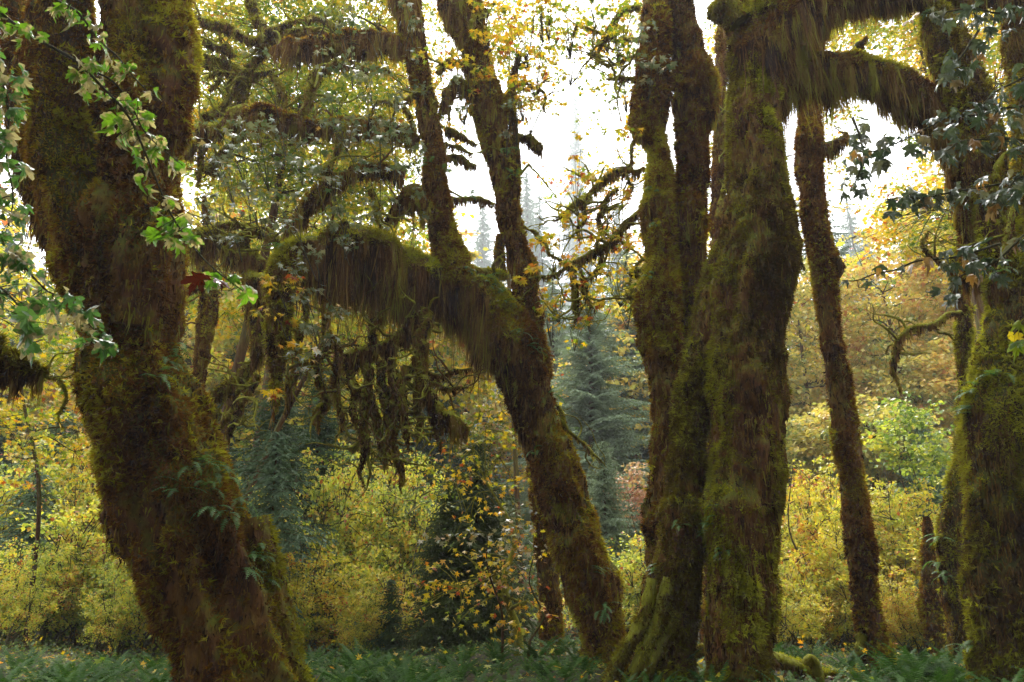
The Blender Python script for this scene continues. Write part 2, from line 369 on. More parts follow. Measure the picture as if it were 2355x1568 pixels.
def seat(px, py):
    best = None
    for Pn, Dn in SURF:
        v = Pn - CAM; z = v @ FW; x = 1177 + F * (v @ RT) / z; y = 784 - F * (v @ UP) / z
        d2 = (x - px) ** 2 + (y - py) ** 2; ok = facing(Pn, Dn, .1) & (d2 < 30 ** 2)
        if ok.any():
            i = np.where(ok)[0][np.argmin(z[ok] * 25 + np.sqrt(d2[ok]))]
            c = z[i] * 25 + math.sqrt(d2[i])
            if best is None or c < best[0]: best = (c, Pn[i], Dn[i])
    return best

def leaf_tmpl(outline, fold=.18, curl=.3, rings=1, crump=.07):
    a = [(R(t), r) for t, r in outline]; full = a + [(-t, r) for t, r in reversed(a) if 0 < t < pi - .01]
    xy = np.array([[r * cos(t) + .32, r * sin(t)] for t, r in full]); c = np.array([.32, 0])
    V = [[.32, 0, 0]]; n = len(xy); Fc = []
    for q in range(rings):
        f = (q + 1) / rings
        for p in xy:
            v = c + (p - c) * f; V.append([v[0], v[1], 0])
    V = np.array(V); V[:, 2] = -curl * ((V[:, 0] - .3) ** 2 + .6 * V[:, 1] ** 2) + fold * np.abs(V[:, 1])
    for j in range(n):
        Fc.append([0, 1 + j, 1 + (j + 1) % n])
        for q in range(1, rings):
            b = 1 + (q - 1) * n; d = b + n; j2 = (j + 1) % n
            Fc.append([b + j, d + j, d + j2]); Fc.append([b + j, d + j2, b + j2])
    V[:, :2] -= [.05, 0]
    if rings > 1: V[:, 2] += crump * (np.sin(V[:, 0] * 9 + 1) * np.cos(V[:, 1] * 8) )
    return V, np.array(Fc)
T_BIG = leaf_tmpl([(0, .78), (9, .58), (16, .62), (24, .34), (34, .52), (44, .74), (52, .72), (58, .52), (66, .55), (78, .27), (95, .44), (110, .55), (120, .42), (140, .36), (165, .34), (180, .27)], .34, .55, 2)
_o = [(0, .78), (9, .58), (16, .62), (24, .42), (34, .52), (44, .72), (52, .70), (58, .55), (66, .55), (78, .38), (95, .44), (110, .50), (120, .42), (140, .36), (165, .34), (180, .27)]
T_BIG2 = leaf_tmpl(_o, .75, 1.1, 2, crump=.12)
T_BIG3 = leaf_tmpl([(t_, r_ * .9) for t_, r_ in _o], -.55, .9, 2, crump=.16)
T_MID = leaf_tmpl([(0, .75), (25, .28), (48, .72), (78, .25), (108, .52), (140, .34), (180, .24)], .16, .3)
T_SML = (np.array([[0, 0, 0], [.5, .42, .10], [1, 0, -.12], [.5, -.42, .10]], float), np.array([[0, 2, 1], [0, 3, 2]]))
T_CLP = (np.array([[0, 0, 0], [.35, .5, .06], [.7, .25, .02], [1, .1, -.1], [.75, -.3, .05], [.3, -.45, .1]], float), np.array([[0, 2, 1], [0, 3, 2], [0, 4, 3], [0, 5, 4]]))
def leaves(mb, P, size, tmpl, rg, mat=0, droop=.35, tilt=.45, rnd=None, heading=None):
    n = len(P)
    a = rg.random(n) * 2 * pi if heading is None else heading + rg.normal(size=n) * .6
    d = droop + rg.normal(size=n) * tilt
    H = np.stack([np.cos(a) * np.cos(d), np.sin(a) * np.cos(d), -np.sin(d)], -1)
    up = np.array([0, 0, 1.0]) + rg.normal(size=(n, 3)) * tilt * .8
    Nn = nrm(up - H * (up * H).sum(-1, keepdims=True)); S = np.cross(Nn, H)
    V, Fc = tmpl; sz = size * (.65 + .6 * rg.random(n))
    W = P[:, None] + sz[:, None, None] * (V[None, :, 0:1] * H[:, None] + V[None, :, 1:2] * S[:, None] + V[None, :, 2:3] * Nn[:, None])
    Fi = (Fc[None] + (np.arange(n) * len(V))[:, None, None]).reshape(-1, 3)
    g = rg.random(n) if rnd is None else np.clip(rnd, 0, 1)
    mb.add(W.reshape(-1, 3), Fi, mat, np.repeat(g, len(Fc)))
def prisms(mb, A, B, ra, rb, mat=0, sag=.0):
    n = len(A)
    if n == 0: return
    T = nrm(B - A); s = nrm(np.cross(T, np.array([.3, .2, 1.0]))); t = np.cross(T, s)
    ra = np.broadcast_to(ra, (n,))[:, None]; rb = np.broadcast_to(rb, (n,))[:, None]; V = []
    for P, r in ((A, ra), ((A + B) / 2 + np.array([0, 0, sag]) * np.linalg.norm(B - A, axis=1)[:, None], (ra + rb) / 2), (B, rb)):
        for k in range(3): V.append(P + (s * cos(k * 2.094) + t * sin(k * 2.094)) * r)
    V = np.stack(V, 1); q = []
    for l in (0, 3):
        for k in range(3): q.append([l + k, l + (k + 1) % 3, l + 3 + (k + 1) % 3, l + 3 + k])
    q = np.array(q); Fi = (q[None] + (np.arange(n) * 9)[:, None, None]).reshape(-1, 4)
    mb.add(V.reshape(-1, 3), Fi, mat, .5, True)
def sprays(cl, per, rs, flat, rg):
    """leaf points in flattened sprays round each cluster centre"""
    n = len(cl); o = rg.normal(size=(n, per, 3)); o = nrm(o) * (rg.random((n, per, 1)) ** .5)
    o = o * np.array([rs, rs, rs * flat]) * (.6 + .8 * rg.random((n, 1, 1)))
    return (cl[:, None] + o).reshape(-1, 3)
def ell(px, py, Y, rx, ry, rY):
    c = at(px, py, Y); s = rad(px, py, Y, 1.0); return (c, np.array([rx * s, rY, ry * s]))
def crown(root, base, ells, ncl, per, lsize, tmpl, mat, rg, rs=.35, flat=.35, nl=10, r0=.16, bark=None, droop=.35, stem_name='trunk',
          shell=.35, fol='foliage', bend=.5, upto=None, hue=.5, multi=1, mossy=False, lean=None):
    """trunk or stems from the ground, limbs to the crown, a twig to each spray of leaves, and the leaves"""
    bark = bark or M_TWIG; base = np.array(base, float)
    w = np.array([e[1].prod() ** (2 / 3) for e in ells]); cnt = rg.multinomial(ncl, w / w.sum()); cl = []
    for (c, r), n in zip(ells, cnt):
        d = nrm(rg.normal(size=(n, 3))) * (shell + (1 - shell) * rg.random((n, 1))) ** .7
        cl.append(c + d * r)
    cl = np.vstack(cl); cl = cl[cl[:, 2] > base[2] + .15]
    top = cl[np.argsort(cl[:, 2])]
    heart = np.array([np.average([e[0] for e in ells], axis=0, weights=w)])[0]
    if lean is not None: heart = np.array(lean)
    stems = []; pool = []
    mt = MB()
    for q in range(multi):
        b = base + (rg.normal(size=3) * np.array([.25, .25, 0]) if multi > 1 else 0)
        tgt = heart + (rg.normal(size=3) * ells[0][1] * .45 if multi > 1 else 0); 
        mid = b * .55 + tgt * .45 + rg.normal(size=3) * bend * .4 * np.array([1, 1, .2])
        mid2 = b * .2 + tgt * .8 + rg.normal(size=3) * bend * .3 * np.array([1, 1, .2])
        end = np.array([tgt[0] + rg.normal() * .2, tgt[1], tgt[2] + ells[0][1][2] * .55])
        rr = r0 / multi ** .5
        c = np.array([[b[0], b[1], b[2] - .25, rr * 1.25], [b[0], b[1], b[2] + .3, rr], [*mid, rr * .8], [*mid2, rr * .55], [*end, rr * .2]])
        G, S, D = tube(c, .2, 9 if r0 > .05 else 6, .1 if r0 > .1 else 0, .12, 0, int(rg.integers(1e5))); mt.grid(G); stems.append(S); pool.append(S)
    pool0 = np.vstack(pool)
    ml = MB(); picks = cl[rg.choice(len(cl), min(nl, len(cl)), replace=False)]
    for p in picks:
        ok = pool0[pool0[:, 2] < max(p[2] + .1, pool0[:, 2].min() + .8)]
        j = np.argmin(np.linalg.norm(ok[:, :3] - p, axis=1) + 0.3 * (p[2] - ok[:, 2])); s0 = ok[j]
        L = np.linalg.norm(p - s0[:3]); a = s0[:3]
        c = np.array([[*a, s0[3] * .55], [*(a * .65 + p * .35 + rg.normal(size=3) * L * .08 + [0, 0, L * .08]), s0[3] * .4],
                      [*(a * .3 + p * .7 + rg.normal(size=3) * L * .07 + [0, 0, L * .05]), s0[3] * .25], [*p, max(s0[3] * .1, .004)]])
        G, S, D = tube(c, .15, 6, 0, .15, 0, int(rg.integers(1e5))); ml.grid(G); pool.append(S)
        if mossy: fuzz(ml, G, D, 1500, .03, rg, 0, .6, .02, lim=-2)
    pool = np.vstack(pool)
    d = ((cl[:, None] - pool[None, ::3, :3]) ** 2).sum(-1); j = d.argmin(1); A = pool[::3][j, :3]
    prisms(ml, A, cl, .010 if r0 > .05 else .006, .004, sag=.06)
    o1 = mt.build(stem_name, bark, root); o2 = ml.build('branches', bark, root)
    mf = MB(); P = sprays(cl, per, rs, flat, rg)
    hv = .5 + .38 * vn(P / 1.1, 5) + .25 * vn(P / .35, 6)
    leaves(mf, P, lsize, tmpl, rg, 0, droop, .45, hv + (hue - .5) + rg.normal(size=len(P)) * .2)
    o3 = mf.build(fol, mat, root)
    KIDS[root.name] = [o1, o2, o3]
    return cl

# ------------------------------------------------------------------ ground
M_GR, nt = mat_new('forest_floor'); N = nt.nodes.new; L = nt.links.new
tc = N('ShaderNodeTexCoord'); n1 = N('ShaderNodeTexNoise'); n1.inputs['Scale'].default_value = .9; n1.inputs['Detail'].default_value = 9
n2 = N('ShaderNodeTexNoise'); n2.inputs['Scale'].default_value = 14; n2.inputs['Detail'].default_value = 6
L(tc.outputs['Object'], n1.inputs[0]); L(tc.outputs['Object'], n2.inputs[0])
r1 = ramp(nt, [(.35, (.03, .022, .012)), (.5, (.05, .045, .015)), (.62, (.045, .065, .015))]); L(n1.outputs[0], r1.inputs[0])
r2 = ramp(nt, [(.35, (.5, .5, .5)), (.65, (1.5, 1.3, 1.0))]); L(n2.outputs[0], r2.inputs[0])
mx = N('ShaderNodeMix'); mx.data_type = 'RGBA'; mx.blend_type = 'MULTIPLY'; mx.inputs['Factor'].default_value = 1
L(r1.outputs[0], mx.inputs['A']); L(r2.outputs[0], mx.inputs['B'])
p = N('ShaderNodeBsdfPrincipled'); p.inputs['Roughness'].default_value = .9; L(mx.outputs['Result'], p.inputs['Base Color'])
b = N('ShaderNodeBump'); b.inputs['Distance'].default_value = .06; L(n2.outputs[0], b.inputs['Height']); L(b.outputs[0], p.inputs['Normal'])
o = N('ShaderNodeOutputMaterial'); L(p.outputs[0], o.inputs[0])
xs = np.concatenate([np.linspace(-260, -30, 40), np.linspace(-29, 29, 150), np.linspace(30, 260, 40)])
ys = np.concatenate([np.linspace(-60, -6, 20), np.linspace(-5, 40, 140), np.linspace(42, 420, 90)])
X, Yg = np.meshgrid(xs, ys); Z = ground_z(X, Yg) + .03 * vn(np.stack([X * 3, Yg * 3, X * 0], -1), 3)
mb = MB(); V = np.stack([X, Yg, Z], -1); nx, ny = len(xs), len(ys)
i, j = np.meshgrid(np.arange(nx - 1), np.arange(ny - 1)); a = j * nx + i
mb.add(V, np.stack([a, a + 1, a + nx + 1, a + nx], -1).reshape(-1, 4), 0, .5, True)
tag(mb.build('ground', M_GR), kind='structure')

# ------------------------------------------------------------------ the big mossy maples (traced)
def rooted(ctrl, flare=1.25):
    """carry a traced trunk on below the ground where it leaves the frame (first point = lowest)"""
    a = ctrl[0].copy(); d = ctrl[0] - ctrl[1]
    if a[2] > -.25:
        t = (a[2] + .3) / max(-d[2], .05); b = a.copy(); b[:3] += d[:3] * min(t, 6) * .9; b[2] = -.3; b[3] = a[3] * flare
        ctrl = np.vstack([b, ctrl])
    return ctrl
BK = [M_BARK, M_MOSS_B]; BD = [M_BARK_DK, M_MOSS_B]; LG = [M_LIMB, M_MOSS_G]; BG = [M_BARK, M_MOSS_G]

# -- 1: massive leaning maple at left
YL = 7.7
t = thing('mossy_maple_tree', 'massive leaning mossy trunk on the left that splits into thick upright stems above', 'tree', (-2.3, YL, 0))
c = rooted(path([(600, 1660, 150), (560, 1568, 132), (512, 1400, 128), (425, 1200, 142), (352, 1000, 138), (306, 850, 110), (298, 720, 114), (292, 600, 120), (285, 500, 105), (280, 420, 60)], YL))
limb('trunk', t, c, 120, .035, .22, .16, .028, (9000, .035), (900, .16), BK, 21, clump=4.0, prof=([0, 1], [1, 1]), under=.6, width=.010)
c = path([(285, 760, 80), (240, 640, 85), (200, 520, 84), (158, 370, 84), (140, 230, 84), (138, 110, 78), (148, 0, 72), (155, -90, 72)], YL, 0)
limb('stem', t, c, 90, .04, .26, .15, .02, (8000, .035), (1200, .22), BD, 22, under=.7)
c = path([(300, 760, 80), (318, 640, 92), (325, 500, 82), (305, 380, 68), (292, 250, 60), (288, 100, 54), (290, -90, 56)], YL - .15)
limb('stem', t, c, 80, .04, .26, .14, .02, (8000, .035), (1000, .2), BK, 23, under=.7)
c = path([(325, 740, 70), (338, 620, 78), (345, 500, 66), (362, 400, 54), (376, 290, 52), (382, 190, 58), (388, 90, 64), (386, 0, 58), (386, -90, 58)], YL + .1)
limb('stem', t, c, 80, .04, .24, .26, .02, (9000, .04), (900, .18), BK, 24, under=.7)
c = path([(190, 600, 55), (120, 480, 50), (90, 360, 56), (66, 250, 52), (50, 150, 44), (35, 40, 30), (30, -60, 26)], YL + .5)
limb('stem', t, c, 50, .05, .12, .14, .02, (7000, .035), (1500, .3), BD, 25, under=.8)
# root buttress at its foot, right
c = rooted(path([(700, 1640, 40), (668, 1540, 44), (640, 1440, 46), (610, 1330, 50), (570, 1200, 45)], YL + .1))
limb('root', t, c, 50, .04, .08, .14, .02, (12000, .04), (600, .12), BG, 26, under=.6)
# stub with fern seat at its right side and knobs
TREE1 = t

# -- 2: central leaning maple with the arching limb
YC = 12.0
t = thing('mossy_maple_tree', 'leaning centre maple with a long limb arching left and two upright stems', 'tree', (1.5, YC, 0)); TREE2 = t
c = rooted(path([(1410, 1600, 60), (1390, 1500, 50), (1385, 1440, 52), (1362, 1354, 68), (1329, 1256, 60), (1320, 1200, 60), (1285, 1128, 60), (1264, 1050, 54), (1240, 977, 52), (1214, 880, 60), (1172, 790, 66), (1130, 715, 58), (1090, 668, 46)], YC, 0))
limb('trunk', t, c, 90, .045, .18, .14, .025, (9000, .04), (2600, .30), BK, 31, prof=([0, .5, 1], [.3, .8, 1.5]), under=.25)
c = path([(1150, 740, 50, 0), (1095, 675, 46, -.1), (1045, 662, 44, -.2), (980, 632, 42, -.4), (920, 605, 44, -.6), (870, 572, 44, -.8), (805, 555, 42, -1.0), (740, 572, 38, -1.2), (685, 580, 38, -1.4), (650, 625, 34, -1.5), (640, 720, 29, -1.5), (637, 800, 22, -1.5), (634, 880, 14, -1.5), (633, 940, 5, -1.5)], YC)
limb('arching_limb', t, c, 56, .045, .05, .16, .02, (14000, .045), (16000, 1.15), BG, 32, prof=([0, .12, .3, .5, .6, .68, 1], [1.0, .95, .9, 1.0, .5, .3, .35]), under=.2, clump=3.2)
c = path([(1052, 670, 42), (1035, 600, 40), (1014, 500, 31), (1003, 420, 28), (996, 320, 25), (980, 240, 23), (965, 160, 24), (950, 80, 26), (935, 0, 34), (925, -80, 34)], YC - .3)
limb('stem', t, c, 48, .05, .18, .16, .024, (10000, .04), (4500, .26), BK, 33, prof=([0, .3, .6, 1], [.6, 1, 1.3, 1.8]), under=.6)
c = path([(1250, 870, 22), (1226, 770, 28), (1208, 690, 33), (1205, 620, 34), (1186, 560, 27), (1168, 470, 29), (1160, 400, 33), (1138, 320, 33), (1122, 240, 38), (1100, 160, 32), (1083, 80, 37), (1060, 0, 50), (1050, -80, 50)], YC + .4)
limb('stem', t, c, 48, .05, .18, .16, .024, (10000, .04), (4500, .28), BK, 34, prof=([0, .4, .7, 1], [.4, .8, 1.3, 2.2]), under=.6)
c = path([(1150, 640, 16), (1148, 590, 15), (1152, 540, 12)], YC + .6); limb('stub', t, c, mats=BD)
c = path([(1192, 400, 8), (1184, 330, 9), (1176, 250, 10), (1180, 180, 8), (1196, 120, 5)], YC + .5); limb('branch', t, c, mats=BD, st=(2000, .12), twigs=5)
def br(parent, pts, Y, reg=0, st=(2500, .14), mats=LG, twigs=2, name='branch', fz=(9000, .032), **kw):
    c = path(pts, Y, reg); c[:, 3] = c[:, 3] * 1.05 if name == 'hanging_branch' else np.maximum(c[:, 3] - .008, c[:, 3] * .6); c[-1, 3] *= .4
    m = len(c)              # crooked maple growth: kinks between the traced points
    out = [c[0]]
    for i in range(1, m):
        L_ = np.linalg.norm(c[i, :3] - c[i - 1, :3]); q = (c[i] + c[i - 1]) / 2; q[:3] += rng.normal(size=3) * min(.07 * L_, .035); q[3] *= rng.uniform(.75, 1.2); out += [q, c[i]]
    fz = (fz[0], .024 if c[:, 3].mean() < .06 else fz[1])
    return limb(name, parent, np.array(out), mats=mats, st=st, twigs=twigs, fz=fz, lump=.34, **kw)
br(t, [(1080, 622, 15), (1120, 628, 14), (1168, 634, 15)], YC)
br(t, [(1190, 316, 9), (1215, 320, 12), (1236, 340, 13), (1242, 356, 7)], YC + .4, st=(5000, .18), twigs=0)
br(t, [(1160, 420, 4), (1215, 380, 4), (1232, 395, 3), (1290, 470, 2)], YC + .5, st=None, twigs=1)
for a_, b_, r_, s_ in (((1540, 745), (1720, 830), 8, .22), ((1540, 820), (1700, 880), 6, .18), ((1550, 895), (1720, 945), 9, .22), ((1570, 1130), (1820, 1165), 8, .16)):
    m_ = ((a_[0] + b_[0]) / 2, (a_[1] + b_[1]) / 2 - 12)
    br(t, [(*a_, r_), (*m_, r_), (*b_, r_ * 1.1)], YC + .1, 2, st=(6000, s_), twigs=1)
br(t, [(1500, 420, 9), (1560, 350, 9), (1640, 375, 7), (1780, 380, 4)], YC, 2, st=(4000, .2))
br(t, [(1530, 640, 12), (1560, 520, 13), (1620, 470, 12), (1700, 520, 10)], YC, 2, st=(6000, .4), mats=BG)
br(t, [(1780, 60, 9), (1700, 120, 9), (1690, 180, 7), (1760, 230, 4)], YC, 2)
br(t, [(1480, 600, 10), (1400, 520, 8), (1270, 610, 6), (1160, 580, 6), (1120, 640, 3)], YC - .4, 2)
br(t, [(1960, 520, 4), (2040, 500, 4), (2110, 540, 4), (2120, 660, 3)], YC + .5, 2, st=(2000, .08), twigs=4)
# limbs left of the first stem
br(t, [(940, 105, 20), (885, 88, 18), (800, 92, 22, -.2), (720, 108, 26, -.4), (660, 112, 24, -.5), (622, 108, 12, -.5)], YC - .3, st=(14000, .50), twigs=5, name='limb', mats=BD, under=.3, clump=3.0)
br(t, [(955, 325, 20), (866, 288, 19), (765, 288, 20, -.2), (680, 280, 20, -.3), (600, 262, 24, -.4), (560, 262, 22, -.4)], YC - .3, st=(12000, .40), twigs=5, name='limb', mats=BK, under=.3, clump=3.5)
br(t, [(930, 400, 18), (880, 388, 16), (826, 388, 17), (765, 416, 18), (717, 456, 20), (684, 500, 18), (655, 560, 18)], YC - .8, st=(9000, .3), twigs=4, name='limb', mats=BK)
br(t, [(990, 500, 16), (950, 440, 18), (925, 470, 16), (886, 510, 12)], YC - .5, st=(9000, .3), twigs=2, name='limb', mats=BK)
br(t, [(806, 153, 9), (770, 144, 10), (735, 160, 12), (717, 190, 12), (706, 240, 12), (690, 290, 6)], YC - .9, st=(5000, .16), twigs=3)
br(t, [(815, 150, 8), (860, 155, 8), (900, 165, 8)], YC - .9, st=(6000, .22))
br(t, [(797, 282, 9), (778, 343, 10), (752, 387, 11), (735, 405, 9)], YC - 1.0, twigs=2)
br(t, [(850, 435, 7), (865, 480, 8), (878, 525, 8)], YC - .9)
br(t, [(905, 232, 5), (940, 262, 6), (958, 312, 6)], YC - .5)
for pts, yy in (([(800, 510, 10), (757, 525, 10), (725, 598, 9), (700, 660, 9), (704, 760, 7)], 10.6), ([(780, 545, 8), (761, 618, 8), (748, 710, 8), (742, 790, 5)], 10.7)):
    br(t, pts, yy, st=(4000, .14), twigs=2)
# drooping branchlets below the arch
for pts, s_ in (([(1380, 520, 14), (1320, 600, 14), (1220, 680, 13), (1100, 725, 13), (1010, 760, 18), (985, 830, 10)], .35),
                ([(1440, 480, 12), (1420, 580, 13), (1405, 700, 14), (1410, 790, 10), (1420, 870, 6)], .2),
                ([(1380, 790, 8), (1290, 860, 9), (1230, 970, 9), (1220, 1060, 6)], .14),
                ([(1370, 740, 9), (1400, 860, 12), (1460, 980, 13), (1500, 1080, 14), (1600, 1120, 14), (1680, 1180, 11)], .4),
                ([(1080, 780, 8), (1100, 900, 9), (1085, 1020, 9), (1070, 1180, 10), (1080, 1300, 7), (1050, 1400, 3), (1080, 1500, 2)], .12),
                ([(1180, 780, 8), (1190, 980, 9), (1230, 1160, 10), (1215, 1280, 8), (1190, 1400, 3)], .12),
                ([(1230, 1160, 8), (1255, 1300, 9), (1290, 1390, 6), (1280, 1500, 2)], .1),
                ([(1110, 960, 7), (1150, 1100, 8), (1165, 1200, 7), (1175, 1330, 2)], .12),
                ([(1320, 800, 8), (1290, 900, 9), (1300, 1060, 10), (1320, 1180, 7), (1335, 1290, 2)], .14),
                ([(1480, 1060, 5), (1490, 1180, 6), (1515, 1290, 3)], .12), ([(1440, 840, 5), (1530, 860, 5), (1600, 830, 5), (1700, 815, 3)], .14),
                ([(1450, 900, 4), (1530, 930, 5), (1600, 930, 4), (1690, 930, 3)], .12),
                ([(1000, 1290, 5), (1050, 1240, 6), (1110, 1170, 6)], .08), ([(1230, 1080, 4), (1280, 1090, 4), (1350, 1130, 3)], .06),
                ([(830, 740, 8), (760, 780, 8), (690, 830, 9), (645, 890, 8), (655, 980, 5), (620, 1080, 3)], .16),
                ([(800, 770, 9), (830, 900, 9), (862, 1010, 10), (815, 1070, 9), (830, 1180, 3)], .14),
                ([(900, 640, 8), (930, 800, 9), (915, 950, 9), (950, 1080, 6), (940, 1180, 2)], .16), ([(1000, 830, 7), (1030, 930, 8), (1010, 1050, 7), (1040, 1160, 3)], .12), ([(1240, 760, 8), (1250, 900, 9), (1235, 1040, 7), (1262, 1150, 3)], .14),
                ([(1400, 900, 7), (1385, 1000, 8), (1400, 1120, 6), (1380, 1230, 2)], .14), ([(700, 560, 8), (690, 700, 9), (705, 820, 8), (680, 900, 3)], .18),
                ([(1180, 500, 9), (1130, 660, 8), (1090, 700, 6)], .2), ([(880, 600, 5), (850, 720, 6), (790, 780, 5)], .12)):
    br(t, pts, 10.9 + rng.random() * .5, 3, st=(7000, s_), twigs=4, name='hanging_branch', mats=LG if rng.random() < .6 else BG, droop=.7)
# limbs rooting the drooping ones, inside the moss curtain
# wet leaves, silver sheen partly painted in, and yellow leaves in front of the tangle
def blob_leaves(root, blobs, Y, mat, size, per, reg=0, tmpl=T_MID, name='foliage', droop=.45, hue=.5, seed=1, twig=True, spread=.5, lpc=11):
    """leaf sprays at traced places, joined by thin twigs back to a branch point"""
    rg = np.random.default_rng(seed); mb = MB(); mt = MB(); ox, oy, s = REG[reg]
    for bl in blobs:
        x, y, r = ox + bl[0] * s, oy + bl[1] * s, bl[2] * s
        c0 = at(x, y, Y); rw = rad(x, y, Y, r); n = max(2, int(per * (rw / .3) ** 2))
        o = rg.normal(size=(n, 3)) * np.array([rw * .55, spread * .5, rw * .5]); cl = c0 + o
        P = sprays(cl, lpc, .17, .35, rg); leaves(mb, P, size, tmpl, rg, 0, droop, .35, hue + rg.normal(size=len(P)) * .25)
        hub = c0 + np.array([rw * .3 * rg.normal(), .3, -rw * .9 - .15]); prisms(mt, np.broadcast_to(hub, cl.shape), cl, .007, .003, sag=.08)
    f = mb.build(name, mat, root); 
    if twig: mt.build('twigs', M_TWIG, root)
    return f
SB = [(600, 740, 80), (560, 650, 60), (400, 900, 110), (520, 900, 100), (300, 1000, 90), (200, 1230, 110), (400, 1100, 80), (900, 300, 60), (1000, 250, 70), (1150, 200, 70), (1300, 130, 50), (1350, 100, 40), (1010, 360, 45), (1120, 420, 90), (1280, 380, 60),
      (1100, 560, 80), (900, 580, 70), (950, 680, 90), (1250, 700, 80), (1150, 780, 80), (800, 830, 60), (1380, 840, 50), (1260, 900, 50), (1130, 1000, 80), (900, 1000, 60), (1310, 1080, 55), (860, 1140, 60), (950, 1180, 80), (1090, 1100, 60), (1400, 1000, 40), (980, 1370, 50), (740, 1450, 60),
      (150, 1130, 60), (330, 1340, 60), (480, 1180, 80), (700, 900, 60), (820, 240, 40), (1000, 800, 60), (1900, 750, 40), (1620, 560, 40), (700, 1250, 50)]
blob_leaves(TREE2, SB, 10.2, M_LF_S, .088, 10, 2, hue=.42, seed=3, spread=1.4)
blob_leaves(TREE2, [(720, 330, 80), (880, 380, 70), (820, 570, 100), (760, 640, 60), (800, 220, 60), (960, 60, 40), (850, 830, 50), (700, 780, 60), (900, 470, 60)], 10.0, M_LF_S, .088, 10, 3, hue=.5, seed=4, spread=.9)
blob_leaves(TREE2, [(620, 520, 70), (600, 350, 50), (760, 400, 40), (700, 720, 60), (520, 950, 50)], 10.1, M_LF_Y, .10, 10, 3, hue=.75, seed=5)

# -- 3: right-hand group: twin-stemmed maple
YR = 10.1
t = thing('mossy_maple_tree', 'twin stemmed mossy maple with spreading green roots, right of the centre leaning tree', 'tree', (2.1, YR, 0)); TREE3 = t
c = rooted(path([(1440, 1610, 40), (1470, 1510, 34), (1500, 1400, 31), (1513, 1300, 32), (1515, 1200, 38), (1528, 1100, 40), (1535, 1000, 36), (1528, 900, 38), (1516, 784, 46), (1508, 700, 48), (1520, 600, 38), (1515, 500, 36), (1512, 350, 27), (1487, 285, 36), (1500, 200, 38), (1504, 100, 32), (1507, 0, 32), (1507, -90, 32)], YR + .6))
limb('stem', t, c, 56, .045, .22, .18, .026, (10000, .04), (2200, .22), BK, 41, under=.6)
c = path([(1568, 1180, 40), (1556, 1060, 40), (1562, 950, 40), (1578, 820, 36), (1590, 700, 36), (1590, 600, 40), (1578, 500, 46), (1588, 400, 37), (1590, 290, 38), (1600, 200, 52), (1578, 110, 38), (1565, 0, 31), (1563, -90, 30)], YR + .8)
limb('stem', t, c, 60, .045, .24, .2, .026, (9000, .04), (2600, .26), BK, 42, under=.7)
c = rooted(path([(1520, 1610, 85), (1545, 1500, 50), (1558, 1400, 50), (1564, 1300, 53), (1572, 1200, 52), (1580, 1100, 46), (1590, 977, 42), (1604, 870, 44), (1626, 784, 42), (1645, 700, 42), (1657, 610, 34), (1664, 550, 20)], YR + .1), 1.4)
limb('trunk', t, c, 76, .04, .2, .14, .026, (12000, .04), (1500, .2), BG, 43, under=.5)
for pts in ([(1540, 1330, 20), (1515, 1420, 24), (1480, 1500, 20), (1445, 1570, 20), (1415, 1640, 22)], [(1545, 1400, 22), (1510, 1490, 22), (1480, 1560, 22), (1450, 1640, 24)], [(1500, 1330, 16), (1480, 1420, 22), (1440, 1490, 18), (1405, 1560, 20), (1370, 1640, 20)]):
    c = path(pts, YR - .1); c = rooted(c[::-1]); limb('root', t, c, 30, .04, 0, .16, .012, (14000, .035), (500, .06), LG, None)
# -- 4: the big front trunk with the two heavy limbs to the right
t = thing('mossy_maple_tree', 'thickest upright mossy trunk right of centre with heavy dark limbs arching to the right', 'tree', (2.9, YR, 0)); TREE4 = t
c = rooted(path([(1702, 1620, 88), (1702, 1500, 80), (1708, 1400, 82), (1702, 1280, 77), (1702, 1175, 92), (1710, 1100, 82), (1716, 1000, 82), (1718, 900, 82), (1722, 784, 80), (1727, 700, 92), (1745, 600, 90), (1742, 500, 80), (1740, 400, 72), (1737, 300, 66), (1735, 200, 62), (1738, 100, 66), (1740, 0, 68), (1740, -90, 68)], YR - .2))
limb('trunk', t, c, 110, .035, .20, .13, .028, (14000, .036), (1300, .2), BG, 44, under=.6)
c = path([(1700, 50, 28), (1675, 20, 30), (1650, 25, 26), (1636, 40, 14)], YR - .5); limb('stub', t, c, mats=LG, st=(3000, .1))
c = path([(1740, 150, 60), (1790, 55, 62), (1860, 10, 56), (1950, -20, 46), (2060, -35, 44), (2180, -40, 40), (2300, -30, 36)], YR - .3)
limb('upper_limb', t, c, 64, .045, .08, .14, .02, (9000, .04), (12000, .75), BD, 46, prof=([0, .22, .38, .5, 1], [.9, 1.0, .7, .5, .5]), under=.25, clump=3.5)
c = path([(1760, 190, 50), (1810, 165, 44), (1860, 155, 38), (1930, 158, 38), (2010, 172, 38), (2080, 205, 40), (2150, 255, 40), (2200, 320, 38), (2220, 410, 34), (2235, 520, 30), (2250, 640, 30)], YR)
limb('arching_limb', t, c, 56, .045, .05, .12, .02, (12000, .04), (13000, .66), BD, 47, prof=([0, .15, .3, .5, .7, 1], [1.0, 1.25, .9, 1.0, 1.1, .7]), under=.3, clump=3.0)
br(t, [(1962, 135, 14), (1975, 108, 12), (1992, 86, 8)], YR, twigs=0, mats=BD)
